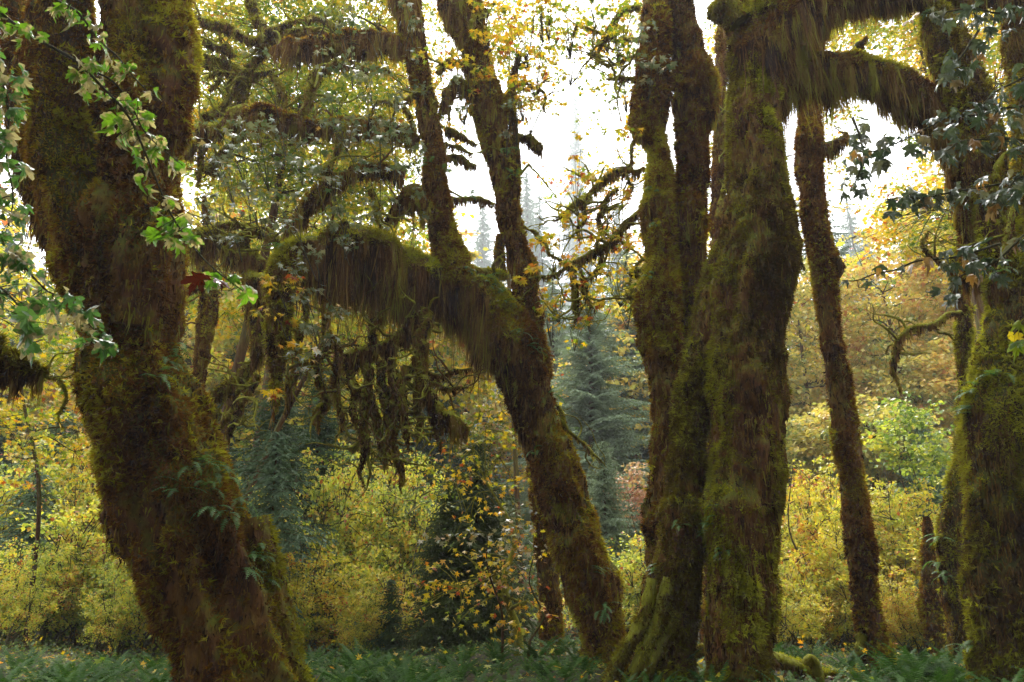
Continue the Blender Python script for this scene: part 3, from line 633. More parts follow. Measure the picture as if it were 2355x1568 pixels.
# -- 5: slender leaning maple
t = thing('slender_maple_tree', 'slender leaning mossy trunk standing alone in the ferns right of the thickest trunk', 'tree', (5.2, 12.0, 0)); TREE5 = t
c = rooted(path([(2040, 1580, 52), (2027, 1535, 44), (2008, 1470, 33), (1992, 1400, 29), (1980, 1300, 30), (1970, 1200, 32), (1957, 1084, 31), (1945, 1000, 31), (1930, 900, 28), (1912, 784, 27), (1900, 700, 26), (1893, 600, 30), (1878, 540, 26), (1866, 450, 28), (1858, 350, 31), (1861, 290, 27), (1868, 220, 25), (1872, 150, 22), (1880, 40, 20), (1885, -60, 18)], 12.0))
limb('trunk', t, c, 56, .045, .06, .14, .018, (11000, .035), (900, .14), BK, 51, under=.6)
c = path([(1905, 612, 16), (1920, 602, 18), (1928, 622, 15), (1924, 640, 8)], 11.9); limb('burl', t, c, mats=BD, st=None)
br(t, [(1872, 352, 12), (1900, 336, 13), (1930, 325, 12), (1945, 305, 8)], 11.9, st=(6000, .3), mats=BD)
br(t, [(1842, 560, 5), (1838, 600, 7), (1850, 622, 6)], 12.0, twigs=0)
br(t, [(1992, 1450, 12), (1978, 1500, 13), (1950, 1535, 12), (1900, 1552, 8)], 11.95, name='root', twigs=0, st=None)
# -- 6: dark maple at the right edge
t = thing('mossy_maple_tree', 'huge dark mossy maple cut off by the right edge', 'tree', (6.3, 9.6, 0)); TREE6 = t
c = rooted(path([(2330, 1640, 95), (2325, 1500, 88), (2318, 1300, 84), (2312, 1100, 88), (2308, 950, 84), (2325, 800, 70), (2335, 700, 62), (2318, 590, 52), (2292, 500, 46), (2268, 400, 44), (2248, 300, 48), (2226, 220, 48), (2194, 140, 46), (2165, 65, 40), (2150, 20, 26)], 9.8))
limb('trunk', t, c, 90, .045, .10, .13, .02, (10000, .04), (2200, .3), [M_BARK_DK, M_MOSS_G], 61, under=.5)
c = path([(2330, 780, 60), (2350, 620, 60), (2380, 450, 50), (2370, 250, 46), (2350, 100, 40), (2340, -80, 36)], 9.9)
limb('stem', t, c, 50, .05, .08, .15, .02, (9000, .04), (3000, .3), BG, 62, under=.5)
for pts, Y_ in (([(2354, 320, 9), (2300, 370, 9), (2290, 440, 9), (2330, 520, 6)], 9.4), ([(2300, 620, 8), (2340, 440, 7), (2354, 350, 6)], 9.2)):
    br(t, pts, Y_, twigs=3)
t = thing('mossy_maple_tree', 'slim mossy stem leaning just left of the huge dark tree at the right edge', 'tree', (6.9, 12.6, 0))
c = rooted(path([(2225, 1540, 40), (2214, 1450, 38), (2205, 1380, 38), (2196, 1280, 38), (2190, 1180, 30), (2212, 1060, 22), (2222, 984, 20), (2220, 900, 18), (2214, 784, 18), (2212, 700, 20), (2200, 610, 18), (2205, 560, 10)], 12.6))
limb('trunk', t, c, 44, .05, .08, .16, .02, (11000, .04), (2200, .22), [M_BARK_DK, M_MOSS_G], 63, under=.5)
for pts in ([(2210, 720, 8), (2150, 745, 8), (2090, 755, 7), (2060, 790, 7), (2052, 850, 6), (2072, 905, 3)], [(2205, 640, 8), (2160, 600, 6), (2120, 560, 5), (2150, 520, 4)]):
    br(t, pts, 12.4, st=(5000, .18), twigs=5)
t = thing('broken_stump', 'tall broken snag with a jagged top between the right trees', 'stump', (6.9, 14.2, 0))
c = rooted(path([(2175, 1500, 42), (2165, 1470, 38), (2152, 1400, 32), (2140, 1310, 26), (2135, 1230, 16), (2130, 1188, 12)], 14.2))
limb('trunk', t, c, 36, .05, .15, .2, .03, (7000, .035), (800, .1), BD, 64, under=.5)

# -- 7: mossy maple behind, upper left tangle
YT = 13.6
t = thing('mossy_maple_tree', 'gnarled mossy maple behind the arch with snaking pale green branches', 'tree', (-4.2, YT, 0)); TREE7 = t
c = rooted(path([(505, 1500, 40), (440, 1250, 36), (370, 1000, 34), (330, 850, 32), (325, 600, 30), (340, 400, 28), (372, 200, 24), (392, 60, 20), (400, -60, 18)], YT))
limb('trunk', t, c, 44, .06, .10, .16, .02, (7000, .04), (4500, .3), BD, 71, under=.7)
TB = [([(330, 640, 20), (400, 560, 20), (480, 545, 22), (550, 560, 26), (584, 600, 26), (588, 690, 25), (598, 760, 24), (598, 830, 16)], .45), ([(340, 420, 18), (420, 340, 17), (500, 292, 18), (560, 262, 26), (600, 275, 20)], .4),
      ([(576, -40, 11), (576, 0, 11), (596, 52, 12), (612, 95, 12), (604, 125, 9), (576, 153, 9), (562, 190, 10), (556, 226, 9), (535, 262, 8), (500, 290, 9), (478, 320, 8), (463, 379, 6), (455, 430, 4)], .12),
      ([(385, 20, 10), (443, 40, 9), (480, 55, 9), (511, 62, 13), (550, 80, 12), (584, 96, 11), (612, 85, 12), (650, 60, 9), (700, 44, 7)], .18),
      ([(372, 115, 12), (443, 133, 11), (491, 145, 13), (530, 158, 14), (551, 172, 15), (552, 200, 8)], .16),
      ([(380, 70, 9), (443, 83, 8), (480, 102, 9), (520, 110, 12), (540, 130, 12)], .14),
      ([(480, 400, 11), (515, 350, 12), (555, 302, 12), (575, 280, 10)], .12),
      ([(560, 180, 5), (543, 200, 7), (520, 235, 8), (500, 262, 6)], .14), ([(463, 270, 9), (500, 255, 10), (545, 245, 11), (590, 268, 12)], .12),
      ([(470, 180, 4), (500, 165, 6), (540, 168, 5)], .1), ([(570, 190, 7), (600, 170, 8), (630, 160, 7)], .16),
      ([(340, 560, 10), (443, 536, 8), (485, 524, 9), (523, 516, 9), (570, 520, 10), (612, 530, 10), (645, 556, 9)], .14),
      ([(547, 570, 8), (560, 545, 9), (576, 532, 9), (600, 534, 8), (628, 548, 8), (640, 575, 8)], .2),
      ([(560, 590, 10), (530, 580, 8), (500, 560, 6)], .2),
      ([(600, 800, 14), (585, 835, 13), (564, 860, 14), (523, 892, 14), (487, 912, 14), (484, 950, 14), (490, 1025, 8)], .2),
      ([(592, 860, 8), (575, 895, 8), (555, 920, 9), (531, 981, 9), (511, 1041, 5)], .14),
      ([(570, 890, 5), (545, 900, 6), (520, 960, 8), (500, 990, 5)], .12),
      ([(640, 300, 6), (655, 230, 6), (640, 190, 8), (620, 170, 6)], .2), ([(700, 45, 7), (760, 55, 8), (800, 90, 6)], .16), ([(625, 105, 8), (650, 80, 10), (700, 70, 10), (760, 78, 8)], .16),
      ([(330, 680, 12), (410, 668, 10), (440, 664, 10), (470, 668, 8)], .08), ([(480, 210, 5), (500, 190, 5), (515, 130, 5), (505, 60, 4)], .1)]
for pts, s_ in TB: br(t, pts, YT - 1 + rng.random() * .6, st=(5500, s_), twigs=6)
# thin mossy stems seen between the left trunk and the arch
t = thing('mossy_sapling', 'pair of thin shaggy mossy stems between the left trunk and the arch', 'tree', (-5.3, 15.2, 0))
for pts in ([(470, 1500, 14), (460, 1200, 13), (455, 940, 12), (462, 850, 13), (478, 760, 15), (488, 680, 14), (480, 560, 10), (470, 450, 6)], [(468, 1000, 7), (455, 900, 8), (462, 760, 9), (470, 640, 8), (450, 560, 5)]):
    c = path(pts, 15.2); c = rooted(c) if pts[0][1] > 1300 else c
    limb('stem', t, c, mats=BK, st=(5000, .22), twigs=6, lump=.3, under=.7)
# dark trunk behind the central tree
t = thing('mossy_maple_tree', 'dark straight trunk behind the leaning centre tree, rising out of the ferns', 'tree', (1.3, 13.6, 0))
c = rooted(path([(1272, 1540, 32), (1268, 1440, 27), (1262, 1340, 26), (1252, 1240, 26), (1238, 1140, 22), (1222, 1040, 18), (1206, 900, 14), (1195, 820, 10)], 13.6))
limb('trunk', t, c, 36, .06, .1, .15, .02, (6000, .035), (1500, .15), BD, 75)
t = thing('mossy_maple_tree', 'narrow mossy trunk glimpsed between the twin stems and the thickest trunk', 'tree', (3.6, 14.5, 0))
c = rooted(path([(1640, 1500, 26), (1645, 1200, 24), (1650, 900, 22), (1655, 700, 20), (1652, 500, 20), (1655, 300, 16), (1660, 100, 14), (1660, -60, 12)], 14.5))
limb('trunk', t, c, 30, .07, .1, .15, .02, (5000, .04), (2500, .2), BK, 76, under=.7)
br(t, [(1650, 500, 8), (1680, 330, 6), (1668, 250, 6), (1700, 120, 4)], 14.3, twigs=4)

# -- 8: branches reaching into the bright gap (they belong to the twin-stemmed maple)
for pts, s_ in (([(1480, 478, 8), (1455, 502, 9), (1429, 525, 9), (1400, 560, 9), (1384, 570, 9), (1334, 598, 8), (1300, 615, 6), (1244, 637, 4)], .16), ([(1482, 388, 7), (1440, 392, 8), (1409, 398, 8), (1374, 428, 9), (1324, 468, 8), (1270, 506, 5)], .22),
                ([(1419, 435, 6), (1390, 465, 7), (1376, 500, 7), (1380, 530, 6), (1405, 545, 4)], .12), ([(1319, 616, 7), (1322, 660, 8), (1324, 700, 8), (1314, 750, 5)], .12), ([(1335, 620, 5), (1345, 680, 6), (1370, 715, 4)], .12),
                ([(1482, 620, 9), (1455, 625, 8), (1452, 650, 6), (1460, 672, 4)], .1), ([(1482, 688, 6), (1450, 682, 6), (1412, 680, 4)], .08), ([(1470, 20, 8), (1432, 22, 8), (1405, 60, 8), (1385, 95, 6), (1372, 125, 4)], .12),
                ([(1470, 132, 7), (1430, 140, 6), (1395, 150, 5), (1350, 120, 3)], .16), ([(1470, 178, 8), (1425, 178, 6), (1392, 182, 4)], .08), ([(1385, 575, 5), (1375, 620, 7), (1352, 640, 4)], .2), ([(1340, 470, 5), (1342, 510, 6), (1330, 545, 3)], .12),
                ([(1440, 400, 4), (1455, 430, 4), (1440, 460, 3)], .06), ([(1480, 290, 6), (1455, 330, 5), (1450, 380, 4), (1400, 390, 3)], .08), ([(1475, 90, 6), (1420, 95, 5), (1330, 60, 4), (1290, 100, 3)], .1)):
    br(TREE3, pts, 11.6 + rng.random() * .6, st=(5000, s_), twigs=7)
for pts in ([(1204, 520, 5), (1230, 532, 5), (1249, 555, 5), (1262, 585, 5), (1290, 600, 5), (1330, 618, 3)], [(1215, 640, 4), (1262, 640, 4), (1280, 600, 3)], [(1290, 965, 6), (1330, 1010, 5), (1360, 1040, 5), (1395, 1075, 3)], [(1270, 920, 5), (1300, 990, 6), (1318, 1040, 3)]):
    br(TREE2, pts, 12.1, st=(2500, .08), twigs=4)
blob_leaves(TREE3, [(1290, 560, 60), (1350, 600, 60), (1400, 560, 50), (1440, 500, 50), (1330, 480, 50), (1400, 440, 50), (1290, 660, 60), (1360, 680, 50), (1420, 620, 60), (1270, 720, 50), (1450, 690, 40), (1340, 400, 50), (1440, 390, 40), (1460, 270, 40), (1330, 740, 40), (1255, 580, 40)], 11.8, M_LF_Y, .10, 5, 0, hue=.6, seed=8, spread=1.2)
blob_leaves(TREE3, [(1300, 40, 70), (1380, 40, 60), (1440, 60, 50), (1340, 110, 60), (1420, 120, 50), (1440, 180, 50), (1400, 190, 40), (1460, 20, 40), (1260, 20, 50)], 12.2, M_LF_Y, .09, 8, 0, hue=.35, seed=9, spread=1.6)
blob_leaves(TREE2, [(1140, 40, 60), (1200, 60, 70), (1150, 130, 50), (1230, 140, 60), (1180, 200, 50), (1120, 180, 40), (1230, 230, 50), (1060, 200, 60), (1190, 280, 40), (1240, 20, 50), (1020, 250, 40)], 12.0, M_LF_Y, .09, 9, 0, hue=.6, seed=10, spread=1.6)
blob_leaves(TREE3, [(1485, 130, 30), (1500, 160, 26), (1470, 80, 20)], 10.0, M_LF_S, .10, 6, 0, seed=12)

# -- 9: limb entering from the left edge
t = thing('mossy_maple_tree', 'mossy limb with shaggy hanging moss reaching in from the left edge at mid height', 'tree', (-5.2, 7.4, 0))
c = rooted(path([(-260, 1500, 60), (-250, 1150, 56), (-200, 900, 46), (-120, 800, 34), (-40, 790, 30), (0, 815, 28), (40, 843, 23), (80, 852, 19), (100, 862, 8)], 7.4))
limb('limb', t, c, 44, .045, .06, .14, .02, (12000, .04), (8000, .36), LG, 81, under=.2)
br(t, [(95, 858, 6), (125, 868, 5), (150, 868, 4), (170, 858, 3)], 7.4, twigs=2, st=(1500, .04)); br(t, [(130, 870, 5), (148, 895, 6), (147, 930, 5), (135, 965, 3), (150, 1000, 1.5)], 7.4, twigs=0, st=(1500, .04))

# -- 10: fallen log
t = thing('fallen_log', 'fallen moss covered log lying in the ferns at the foot of the slender trunk', 'log', (4.0, 11.4, 0))
limb('log', t, path([(1750, 1500, 18), (1800, 1522, 20), (1850, 1540, 19), (1900, 1552, 16), (1975, 1552, 14)], 11.4), mats=LG, fz=(14000, .03), st=(2000, .1), fine=.012)
limb('broken_branch', t, path([(1856, 1530, 14), (1862, 1517, 14), (1876, 1530, 12), (1884, 1560, 11), (1888, 1600, 11)], 11.1), mats=LG, fz=(14000, .03))
t = thing('mossy_boulder', 'small rounded mossy hump seen between the two thickest trunks', 'rock', (2.9, 12.2, 0))
limb('hump', t, path([(1592, 1500, 8), (1605, 1500, 16), (1625, 1498, 17), (1640, 1505, 8)], 12.2), mats=LG, fz=(15000, .03))

# ------------------------------------------------------------------ mid-distance leafy maples
def gz(x, y): return float(ground_z(x, y))
def leafy(name, label, px, Y, ells, ncl, per, lsize, mat, seed, tmpl=T_MID, cat='tree', group=None, **kw):
    kw.setdefault('bark', M_BARK_DK)
    b = at(px, 1000, Y); b[2] = gz(b[0], b[1]); t = thing(name, label, cat, b, group)
    crown(t, b, [ell(*e) for e in ells], ncl, per, lsize, tmpl, mat, np.random.default_rng(seed), **kw); return t
leafy('bigleaf_maple', 'yellow leaved maple filling the upper left behind the snaking pale branches', 440, 16.5, [(600, 60, 16.5, 200, 200, 1.6), (560, 330, 16.5, 160, 170, 1.6), (760, 300, 16.5, 170, 220, 1.5), (830, 40, 16.5, 140, 110, 1.3)], 1500, 17, .095, M_LF_Y, 101, nl=22, r0=.14, hue=.34)
leafy('bigleaf_maple', 'yellow leaved maple with foliage behind and below the arching limb', 480, 17.5, [(560, 640, 17.5, 160, 160, 1.5), (820, 560, 17.5, 180, 170, 1.5), (840, 840, 17.5, 110, 120, 1.5), (930, 300, 17.5, 110, 260, 1.2)], 820, 15, .095, M_LF_Y, 102, nl=22, r0=.08, hue=.38, mossy=True)
leafy('bigleaf_maple', 'thin crowned maple whose leaves show against the white sky between the two upright stems', 1200, 19, [(1080, 40, 19, 130, 110, 1.3), (1200, 120, 19, 90, 170, 1.0), (960, 120, 19, 80, 140, 1.0)], 260, 13, .10, M_LF_Y, 103, nl=12, lean=at(1160, 120, 19), bend=.1, r0=.07, hue=.5)
leafy('bigleaf_maple', 'sparse yellow maple crown behind the branches reaching into the bright gap', 1520, 18.5, [(1400, 40, 18.5, 130, 120, 1.5), (1420, 620, 18.5, 120, 140, 1.4), (1350, 420, 18.5, 110, 80, 1.3), (1470, 300, 18.5, 60, 140, 1.3)], 190, 12, .11, M_LF_Y, 104, nl=14, lean=at(1505, 300, 18.5), bend=.1, r0=.05, hue=.6)
leafy('bigleaf_maple', 'leafy maple seen in the slits on both sides of the thickest trunk', 1740, 18, [(1660, 250, 18, 50, 300, 1.5), (1900, 250, 18, 60, 260, 1.0)], 190, 15, .10, M_LF_Y, 105, nl=12, r0=.12, hue=.42)
leafy('bigleaf_maple', 'leafy maple behind the dark right edge tree and the end of the arching limb', 2290, 18, [(2200, 120, 18, 170, 220, 1.6), (2040, 20, 18, 150, 60, 1.2), (2120, 500, 18, 150, 110, 1.5)], 620, 15, .10, M_LF_Y, 115, nl=16, r0=.14, hue=.45)
leafy('bigleaf_maple', 'yellow maple with low sprays at the far left behind the massive trunk', 130, 15.5, [(110, 960, 15.5, 170, 160, 1.5), (40, 700, 15.5, 90, 150, 1.3), (40, 150, 15.5, 50, 170, 1.0), (190, 820, 15.5, 60, 80, 1.3)], 260, 13, .11, M_LF_Y, 106, nl=14, r0=.05, hue=.55, mossy=True)
leafy('bigleaf_maple', 'tall yellow green maple farthest back in the upper left, closing the view between the limbs', 560, 25, [(620, 120, 25, 230, 190, 2.5), (700, 380, 25, 260, 170, 2.5), (860, 180, 25, 130, 190, 2)], 950, 18, .14, M_LF_YG, 116, tmpl=T_CLP, nl=22, r0=.12, hue=.45, rs=.45)
leafy('bigleaf_maple', 'tall golden maple closing the view at the top right above the arching limb', 2300, 24, [(2150, 60, 24, 250, 120, 2.5), (1960, 30, 24, 90, 60, 2), (2250, 300, 24, 150, 200, 2.5)], 520, 18, .14, M_LF_Y, 117, tmpl=T_CLP, nl=18, r0=.12, hue=.45, rs=.45)
leafy('vine_maple', 'drooping yellow vine maple in front of the dark spruce left of the leaning centre trunk', 1190, 13.0, [(1060, 1080, 13, 170, 110, .8), (1130, 1270, 12.8, 130, 110, .8), (1020, 1370, 12.6, 110, 80, .6), (1150, 960, 13, 110, 90, .8), (1190, 1420, 12.5, 70, 70, .5)], 120, 9, .085, M_LF_Y, 107, nl=16, r0=.07, hue=.52, mossy=True, droop=.6, bark=M_LIMB)
blob_leaves(TREE5, [], 12, M_LF_S, .1, 1, twig=False) if False else None
leafy('maple_sapling', 'young maple with pale silvery leaves low in front of the dark spruce', 1220, 12.2, [(1180, 1240, 12.2, 60, 50, .4), (1200, 1330, 12.2, 50, 40, .3), (1170, 1470, 12.2, 40, 50, .3), (1060, 1220, 12.4, 60, 30, .4), (1200, 1170, 12.4, 40, 30, .3)], 24, 8, .09, M_LF_S, 108, nl=8, r0=.03, hue=.6, multi=2)
for k, (px, Y, e, lab, m, h) in enumerate((
    (1860, 34, [(1860, 800, 34, 130, 250, 3), (1830, 1020, 33, 110, 120, 3)], 'tall orange yellow maple on the right slope seen left of the slender trunk', M_LF_O, .4),
    (2060, 32, [(2060, 720, 32, 150, 230, 3), (2040, 930, 31, 120, 150, 3)], 'tall orange yellow maple on the right slope seen right of the slender trunk', M_LF_O, .5),
    (2260, 30, [(2250, 650, 30, 150, 260, 3), (2180, 900, 29, 110, 130, 2.5)], 'golden maple on the right slope behind the dark trees at the right edge', M_LF_O, .5),
    (1960, 27, [(1960, 1010, 26, 180, 90, 2.5), (2120, 1080, 26, 100, 90, 2)], 'low spreading golden maple above the bright yellow bushes on the right', M_LF_O, .3))):
    leafy('bigleaf_maple', lab, px, Y, e, 520, 20, .17, m, 120 + k, tmpl=T_CLP, nl=18, r0=.22, hue=h, rs=.55, flat=.3)
leafy('maple_sapling', 'pale green young maple in front of the golden slope, right of the slender trunk', 2120, 20, [(2090, 1000, 20, 90, 90, 1), (2150, 1120, 20, 110, 110, 1)], 120, 18, .12, M_LF_YG, 130, tmpl=T_CLP, nl=12, r0=.05, hue=.3, multi=3)
leafy('pink_leaved_shrub', 'pinkish leaved shrub showing in the gap right of the leaning centre trunk', 1460, 23, [(1462, 1110, 23, 55, 45, .8), (1440, 1160, 23, 60, 50, .8)], 70, 16, .11, M_LF_P, 131, tmpl=T_CLP, nl=8, r0=.04, multi=3)

# ------------------------------------------------------------------ understorey shrubs: four built, the rest copied
def shrub_proto(seed, h, r, ncl, per, ls, mat, lab, loc):
    t = thing('vine_maple_shrub', lab, 'shrub', loc); b = np.array(loc, float); rg = np.random.default_rng(seed)
    es = [(b + np.array([r * .3 * (seed % 3 - 1), 0, h * .66]), np.array([r * .8, r * .8, h * .40])), (b + np.array([r * .4, 0, h * .42]), np.array([r * .8, r * .8, h * .34])), (b + np.array([-r * .45, 0, h * .35]), np.array([r * .7, r * .7, h * .3]))]
    crown(t, b, es, ncl, per, ls, T_CLP, mat, rg, nl=16, r0=.075, multi=7, rs=.24, flat=.6, stem_name='stems', shell=.2, bark=M_TWIG, bend=.5); return t
SH = [shrub_proto(201, 3.4, 1.5, 190, 26, .074, M_LF_YG, '', (-30, -30, 0)), shrub_proto(202, 2.8, 1.4, 170, 26, .070, M_LF_YG, '', (-26, -30, 0)),
      shrub_proto(203, 3.8, 1.3, 180, 26, .078, M_LF_YG, '', (-22, -30, 0)), shrub_proto(204, 2.2, 1.3, 130, 28, .07, M_LF_YG, '', (-18, -30, 0))]
def put_shrub(k, px, toppy, Y, mat, label, group):
    hs_ = (3.4, 2.8, 3.8, 2.2)[k]; p = at(px, toppy, Y); z = gz(p[0], Y); s = max(.35, (p[2] - z) / (hs_ * 1.02))
    return clone(SH[k], (p[0], Y, z), rng.random() * 6.28, (min(s, 1.15) * rng.uniform(.75, 1.1), min(s, 1.15) * rng.uniform(.75, 1.1), s), label, group, {'yellow_green_leaf': mat} if mat else None, tilt=(rng.normal() * .10, rng.normal() * .10))
zones = [  # x range, top py range, Y range, count, material, label, group
    (-40, 420, 940, 1120, 17, 23, 14, None, 'yellow green vine maple bush at the far left behind the massive trunk', 'yellow green bushes on the left'),
    (-30, 440, 1120, 1330, 14, 17.5, 10, None, 'low yellow green bush in the lower left corner', 'low bushes in the lower left corner'),
    (560, 760, 1020, 1180, 17, 23, 9, None, 'yellow green bush right beside the massive left trunk', 'bushes right of the massive left trunk'),
    (720, 960, 1000, 1160, 18, 24, 12, M_LF_YG, 'pale yellow green bush in the sunny opening below the drooping branches', 'pale bushes in the opening left of centre'),
    (640, 940, 1230, 1380, 14.5, 17, 8, M_LF_Y2, 'low golden bush at the edge of the ferns left of centre', 'low golden bushes left of centre'),
    (1330, 1480, 1180, 1300, 17, 21, 8, M_LF_YG, 'yellow green bush between the leaning centre trunk and the twin stems', 'bushes in the gap beside the centre trunk'),
    (1600, 1660, 1100, 1200, 17, 20, 3, M_LF_Y2, 'bright yellow bush in the slit beside the thickest trunk', 'bushes in the slit beside the thickest trunk'),
    (1790, 1960, 1030, 1210, 16.5, 22, 13, M_LF_Y2, 'bright yellow bush between the thickest trunk and the slender trunk', 'bright yellow bushes left of the slender trunk'),
    (1980, 2240, 1040, 1230, 16.5, 22, 13, M_LF_Y2, 'golden bush right of the slender trunk', 'golden bushes right of the slender trunk'),
    (1790, 2240, 1260, 1400, 14.5, 16.5, 9, M_LF_Y2, 'low golden bush behind the ferns on the right', 'low golden bushes on the right'),
    (2250, 2750, 1040, 1230, 15.5, 22, 11, M_LF_Y2, 'golden bush beyond the right edge', 'golden bushes beyond the right edge'),
    (-450, -50, 1000, 1200, 15.5, 22, 7, None, 'yellow green bush beyond the left edge', 'bushes beyond the left edge'),
    (1000, 1300, 1100, 1200, 20, 24, 4, M_LF_G, 'green bush in the shade behind the dark spruce', 'green bushes behind the dark spruce')]
first = {}
for z_ in zones:
    x0, x1, t0, t1, y0, y1, n, m, lab, grp = z_
    objs = []
    for q in range(n):
        k = int(rng.integers(4)); f = (q + rng.random()) / n
        objs.append(put_shrub(k, x0 + f * (x1 - x0), rng.uniform(t0, t1), rng.uniform(y0, y1), m, lab, grp))
    ordinal_labels(grp, objs)
for s_ in SH:
    for ch in KIDS[s_.name]: bpy.data.objects.remove(ch)
    bpy.data.objects.remove(s_)

# ------------------------------------------------------------------ spruces
def spruce_proto(seed, H, Rr, nb, mat, name, lab, loc, tw=13, sub=5):
    rg = np.random.default_rng(seed); t = thing(name, lab, 'tree', loc); b = np.array(loc, float); mt = MB()
    c = np.array([[0, 0, -.4, H * .014], [0, 0, H * .3, H * .010], [.02 * H * .3, 0, H * .7, H * .005], [0, 0, H, .01]]); c[:, :3] += b
    G, S, D = tube(c, H / 30, 8, 0, .06, 0, seed); mt.grid(G); o1 = mt.build('trunk', M_BARK_DK, t)
    mb = MB(); ml = MB(); hs_ = H * (.06 + .93 * (np.arange(nb) / nb) ** .95); A0, B0 = [], []
    for i, h in enumerate(hs_):
        fr = 1 - h / H; L = Rr * (fr ** .75 * .95 + .05) * rg.uniform(.45, 1.15); a = i * 2.4 + rg.normal() * .3
        d = np.array([cos(a), sin(a), 0]); m = max(3, int(L / .16)); tt = np.linspace(0.08, 1, m)
        cz = h + L * (.10 * tt - .42 * tt**2 + .16 * tt**3) * (1.1 - .5 * (1 - fr)) + (.15 * L * (1 - fr)) * tt
        P = b + d * (L * tt)[:, None]; P[:, 2] = b[2] + cz; A0.append(P[:-1]); B0.append(P[1:])
        for sgn in (-1, 1):
            aa = a + sgn * rg.uniform(.7, 1.1, m); l2 = (.30 * L * (1.15 - tt) + .10) * rg.uniform(.7, 1.2, m)
            H2 = np.stack([np.cos(aa), np.sin(aa), -.35 - .25 * rg.random(m)], -1)
            for q in range(sub):
                f = (q + .3) / sub; Q = P + H2 * (l2 * f)[:, None]; Q[:, 2] -= .25 * l2 * f * f
                for s2 in (-1, 1):
                    ax = aa + s2 * .75 + rg.normal(size=m) * .25; Dr = nrm(np.stack([np.cos(ax), np.sin(ax), -.5 - .4 * rg.random(m)], -1) + rg.normal(size=(m, 3)) * .15)
                    mb.tris(blades(Q, Dr, l2 * .42 * (1.1 - f * .5), np.full(m, .06 * (H / 8) ** .45), rg), 0, np.clip(.3 + .4 * rg.random(m) + .2 * f, 0, 1))
            mb.tris(blades(P, nrm(H2), l2 * 1.05, np.full(m, .065 * (H / 8) ** .45), rg), 0, np.clip(.4 + .3 * rg.random(m), 0, 1))
    prisms(ml, np.vstack(A0), np.vstack(B0), .012 * (H / 8) ** .5, .009)
    o2 = ml.build('branches', M_TWIG, t); o3 = mb.build('foliage', mat, t); KIDS[t.name] = [o1, o2, o3]; return t
SP = [spruce_proto(301, 10, 3.2, 260, M_NEEDLE, 'spruce_tree', '', (-30, -36, 0)), spruce_proto(302, 22, 5.2, 300, M_NEEDLE, 'spruce_tree', '', (-20, -36, 0), sub=4),
      spruce_proto(303, 5, 1.9, 150, M_NEEDLE, 'spruce_tree', '', (-10, -36, 0))]
SPH = (10, 22, 5)
def put_spruce(k, px, toppy, Y, mat, label, group=None, wd=1.0):
    p = at(px, toppy, Y); z = gz(p[0], Y); s = (p[2] - z) / SPH[k]
    return clone(SP[k], (p[0], Y, z), rng.random() * 6.28, (s * wd, s * wd, s), label, group, {'spruce_needles': mat} if mat else None)
for k, px, tp, Y, m, lab, wd in (
    (0, 1100, 1000, 15.0, M_NEEDLE_D, 'dark dense spruce standing left of the leaning centre trunk', 1.2),
    (0, 1030, 1100, 14.8, M_NEEDLE_D, 'shorter dark spruce at the left side of the dense dark spruce', 1.15),
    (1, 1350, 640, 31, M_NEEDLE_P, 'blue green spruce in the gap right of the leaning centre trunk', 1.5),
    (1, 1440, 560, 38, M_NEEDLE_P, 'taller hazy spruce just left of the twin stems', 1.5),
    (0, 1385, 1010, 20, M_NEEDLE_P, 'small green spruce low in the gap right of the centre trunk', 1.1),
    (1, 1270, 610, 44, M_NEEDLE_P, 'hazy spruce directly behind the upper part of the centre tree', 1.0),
    (1, 640, 830, 19, M_NEEDLE, 'green spruce right of the massive left trunk under the hanging limb', 1.5),
    (2, 640, 985, 15.5, M_NEEDLE_B, 'young spruce with upswept tips right of the massive left trunk', 1.2),
    (1, 745, 800, 21, M_NEEDLE, 'green spruce in shade behind the drooping branches', 1.3),
    (1, 540, 800, 30, M_NEEDLE, 'shaded spruce between the left trunk and the mossy stems', 1.2),
    (0, 150, 930, 21, M_NEEDLE_B, 'blue green spruce at the left behind the massive trunk', 1.4),
    (2, 90, 1080, 18, M_NEEDLE_B, 'small spruce at the far left above the yellow green bushes', 1.3),
    (1, 30, 780, 30, M_NEEDLE, 'tall spruce at the far left edge', 1.2),
    (0, 2110, 960, 24, M_NEEDLE_B, 'green spruce among the golden maples on the right slope', 1.2),
    (1, 900, 900, 26, M_NEEDLE, 'spruce behind the drooping branchlets in the centre left', 1.2),
    (1, 1000, 780, 34, M_NEEDLE, 'spruce behind the leaning centre tree', 1.2),
    (2, 2110, 1330, 15.6, M_NEEDLE_B, 'tiny spruce at the foot of the broken snag', 1.2),
    (2, 900, 1330, 14.8, M_NEEDLE, 'tiny spruce at the edge of the ferns beside the dark spruce', 1.2),
    (1, 540, 330, 48, M_NEEDLE_B, 'hazy spruce top in the upper left just right of the massive trunk', 1.0),
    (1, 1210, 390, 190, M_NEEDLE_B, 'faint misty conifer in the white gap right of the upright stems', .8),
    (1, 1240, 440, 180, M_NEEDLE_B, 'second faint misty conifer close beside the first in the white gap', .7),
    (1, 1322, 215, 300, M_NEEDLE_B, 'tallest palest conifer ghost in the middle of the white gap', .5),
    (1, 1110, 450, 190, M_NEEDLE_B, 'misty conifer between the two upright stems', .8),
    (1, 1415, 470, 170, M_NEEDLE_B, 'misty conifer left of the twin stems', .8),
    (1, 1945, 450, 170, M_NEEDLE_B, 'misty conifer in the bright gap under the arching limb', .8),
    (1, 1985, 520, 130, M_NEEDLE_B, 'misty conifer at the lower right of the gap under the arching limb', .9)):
    put_spruce(k, px, tp, Y, m, lab, None, wd)
wall = []
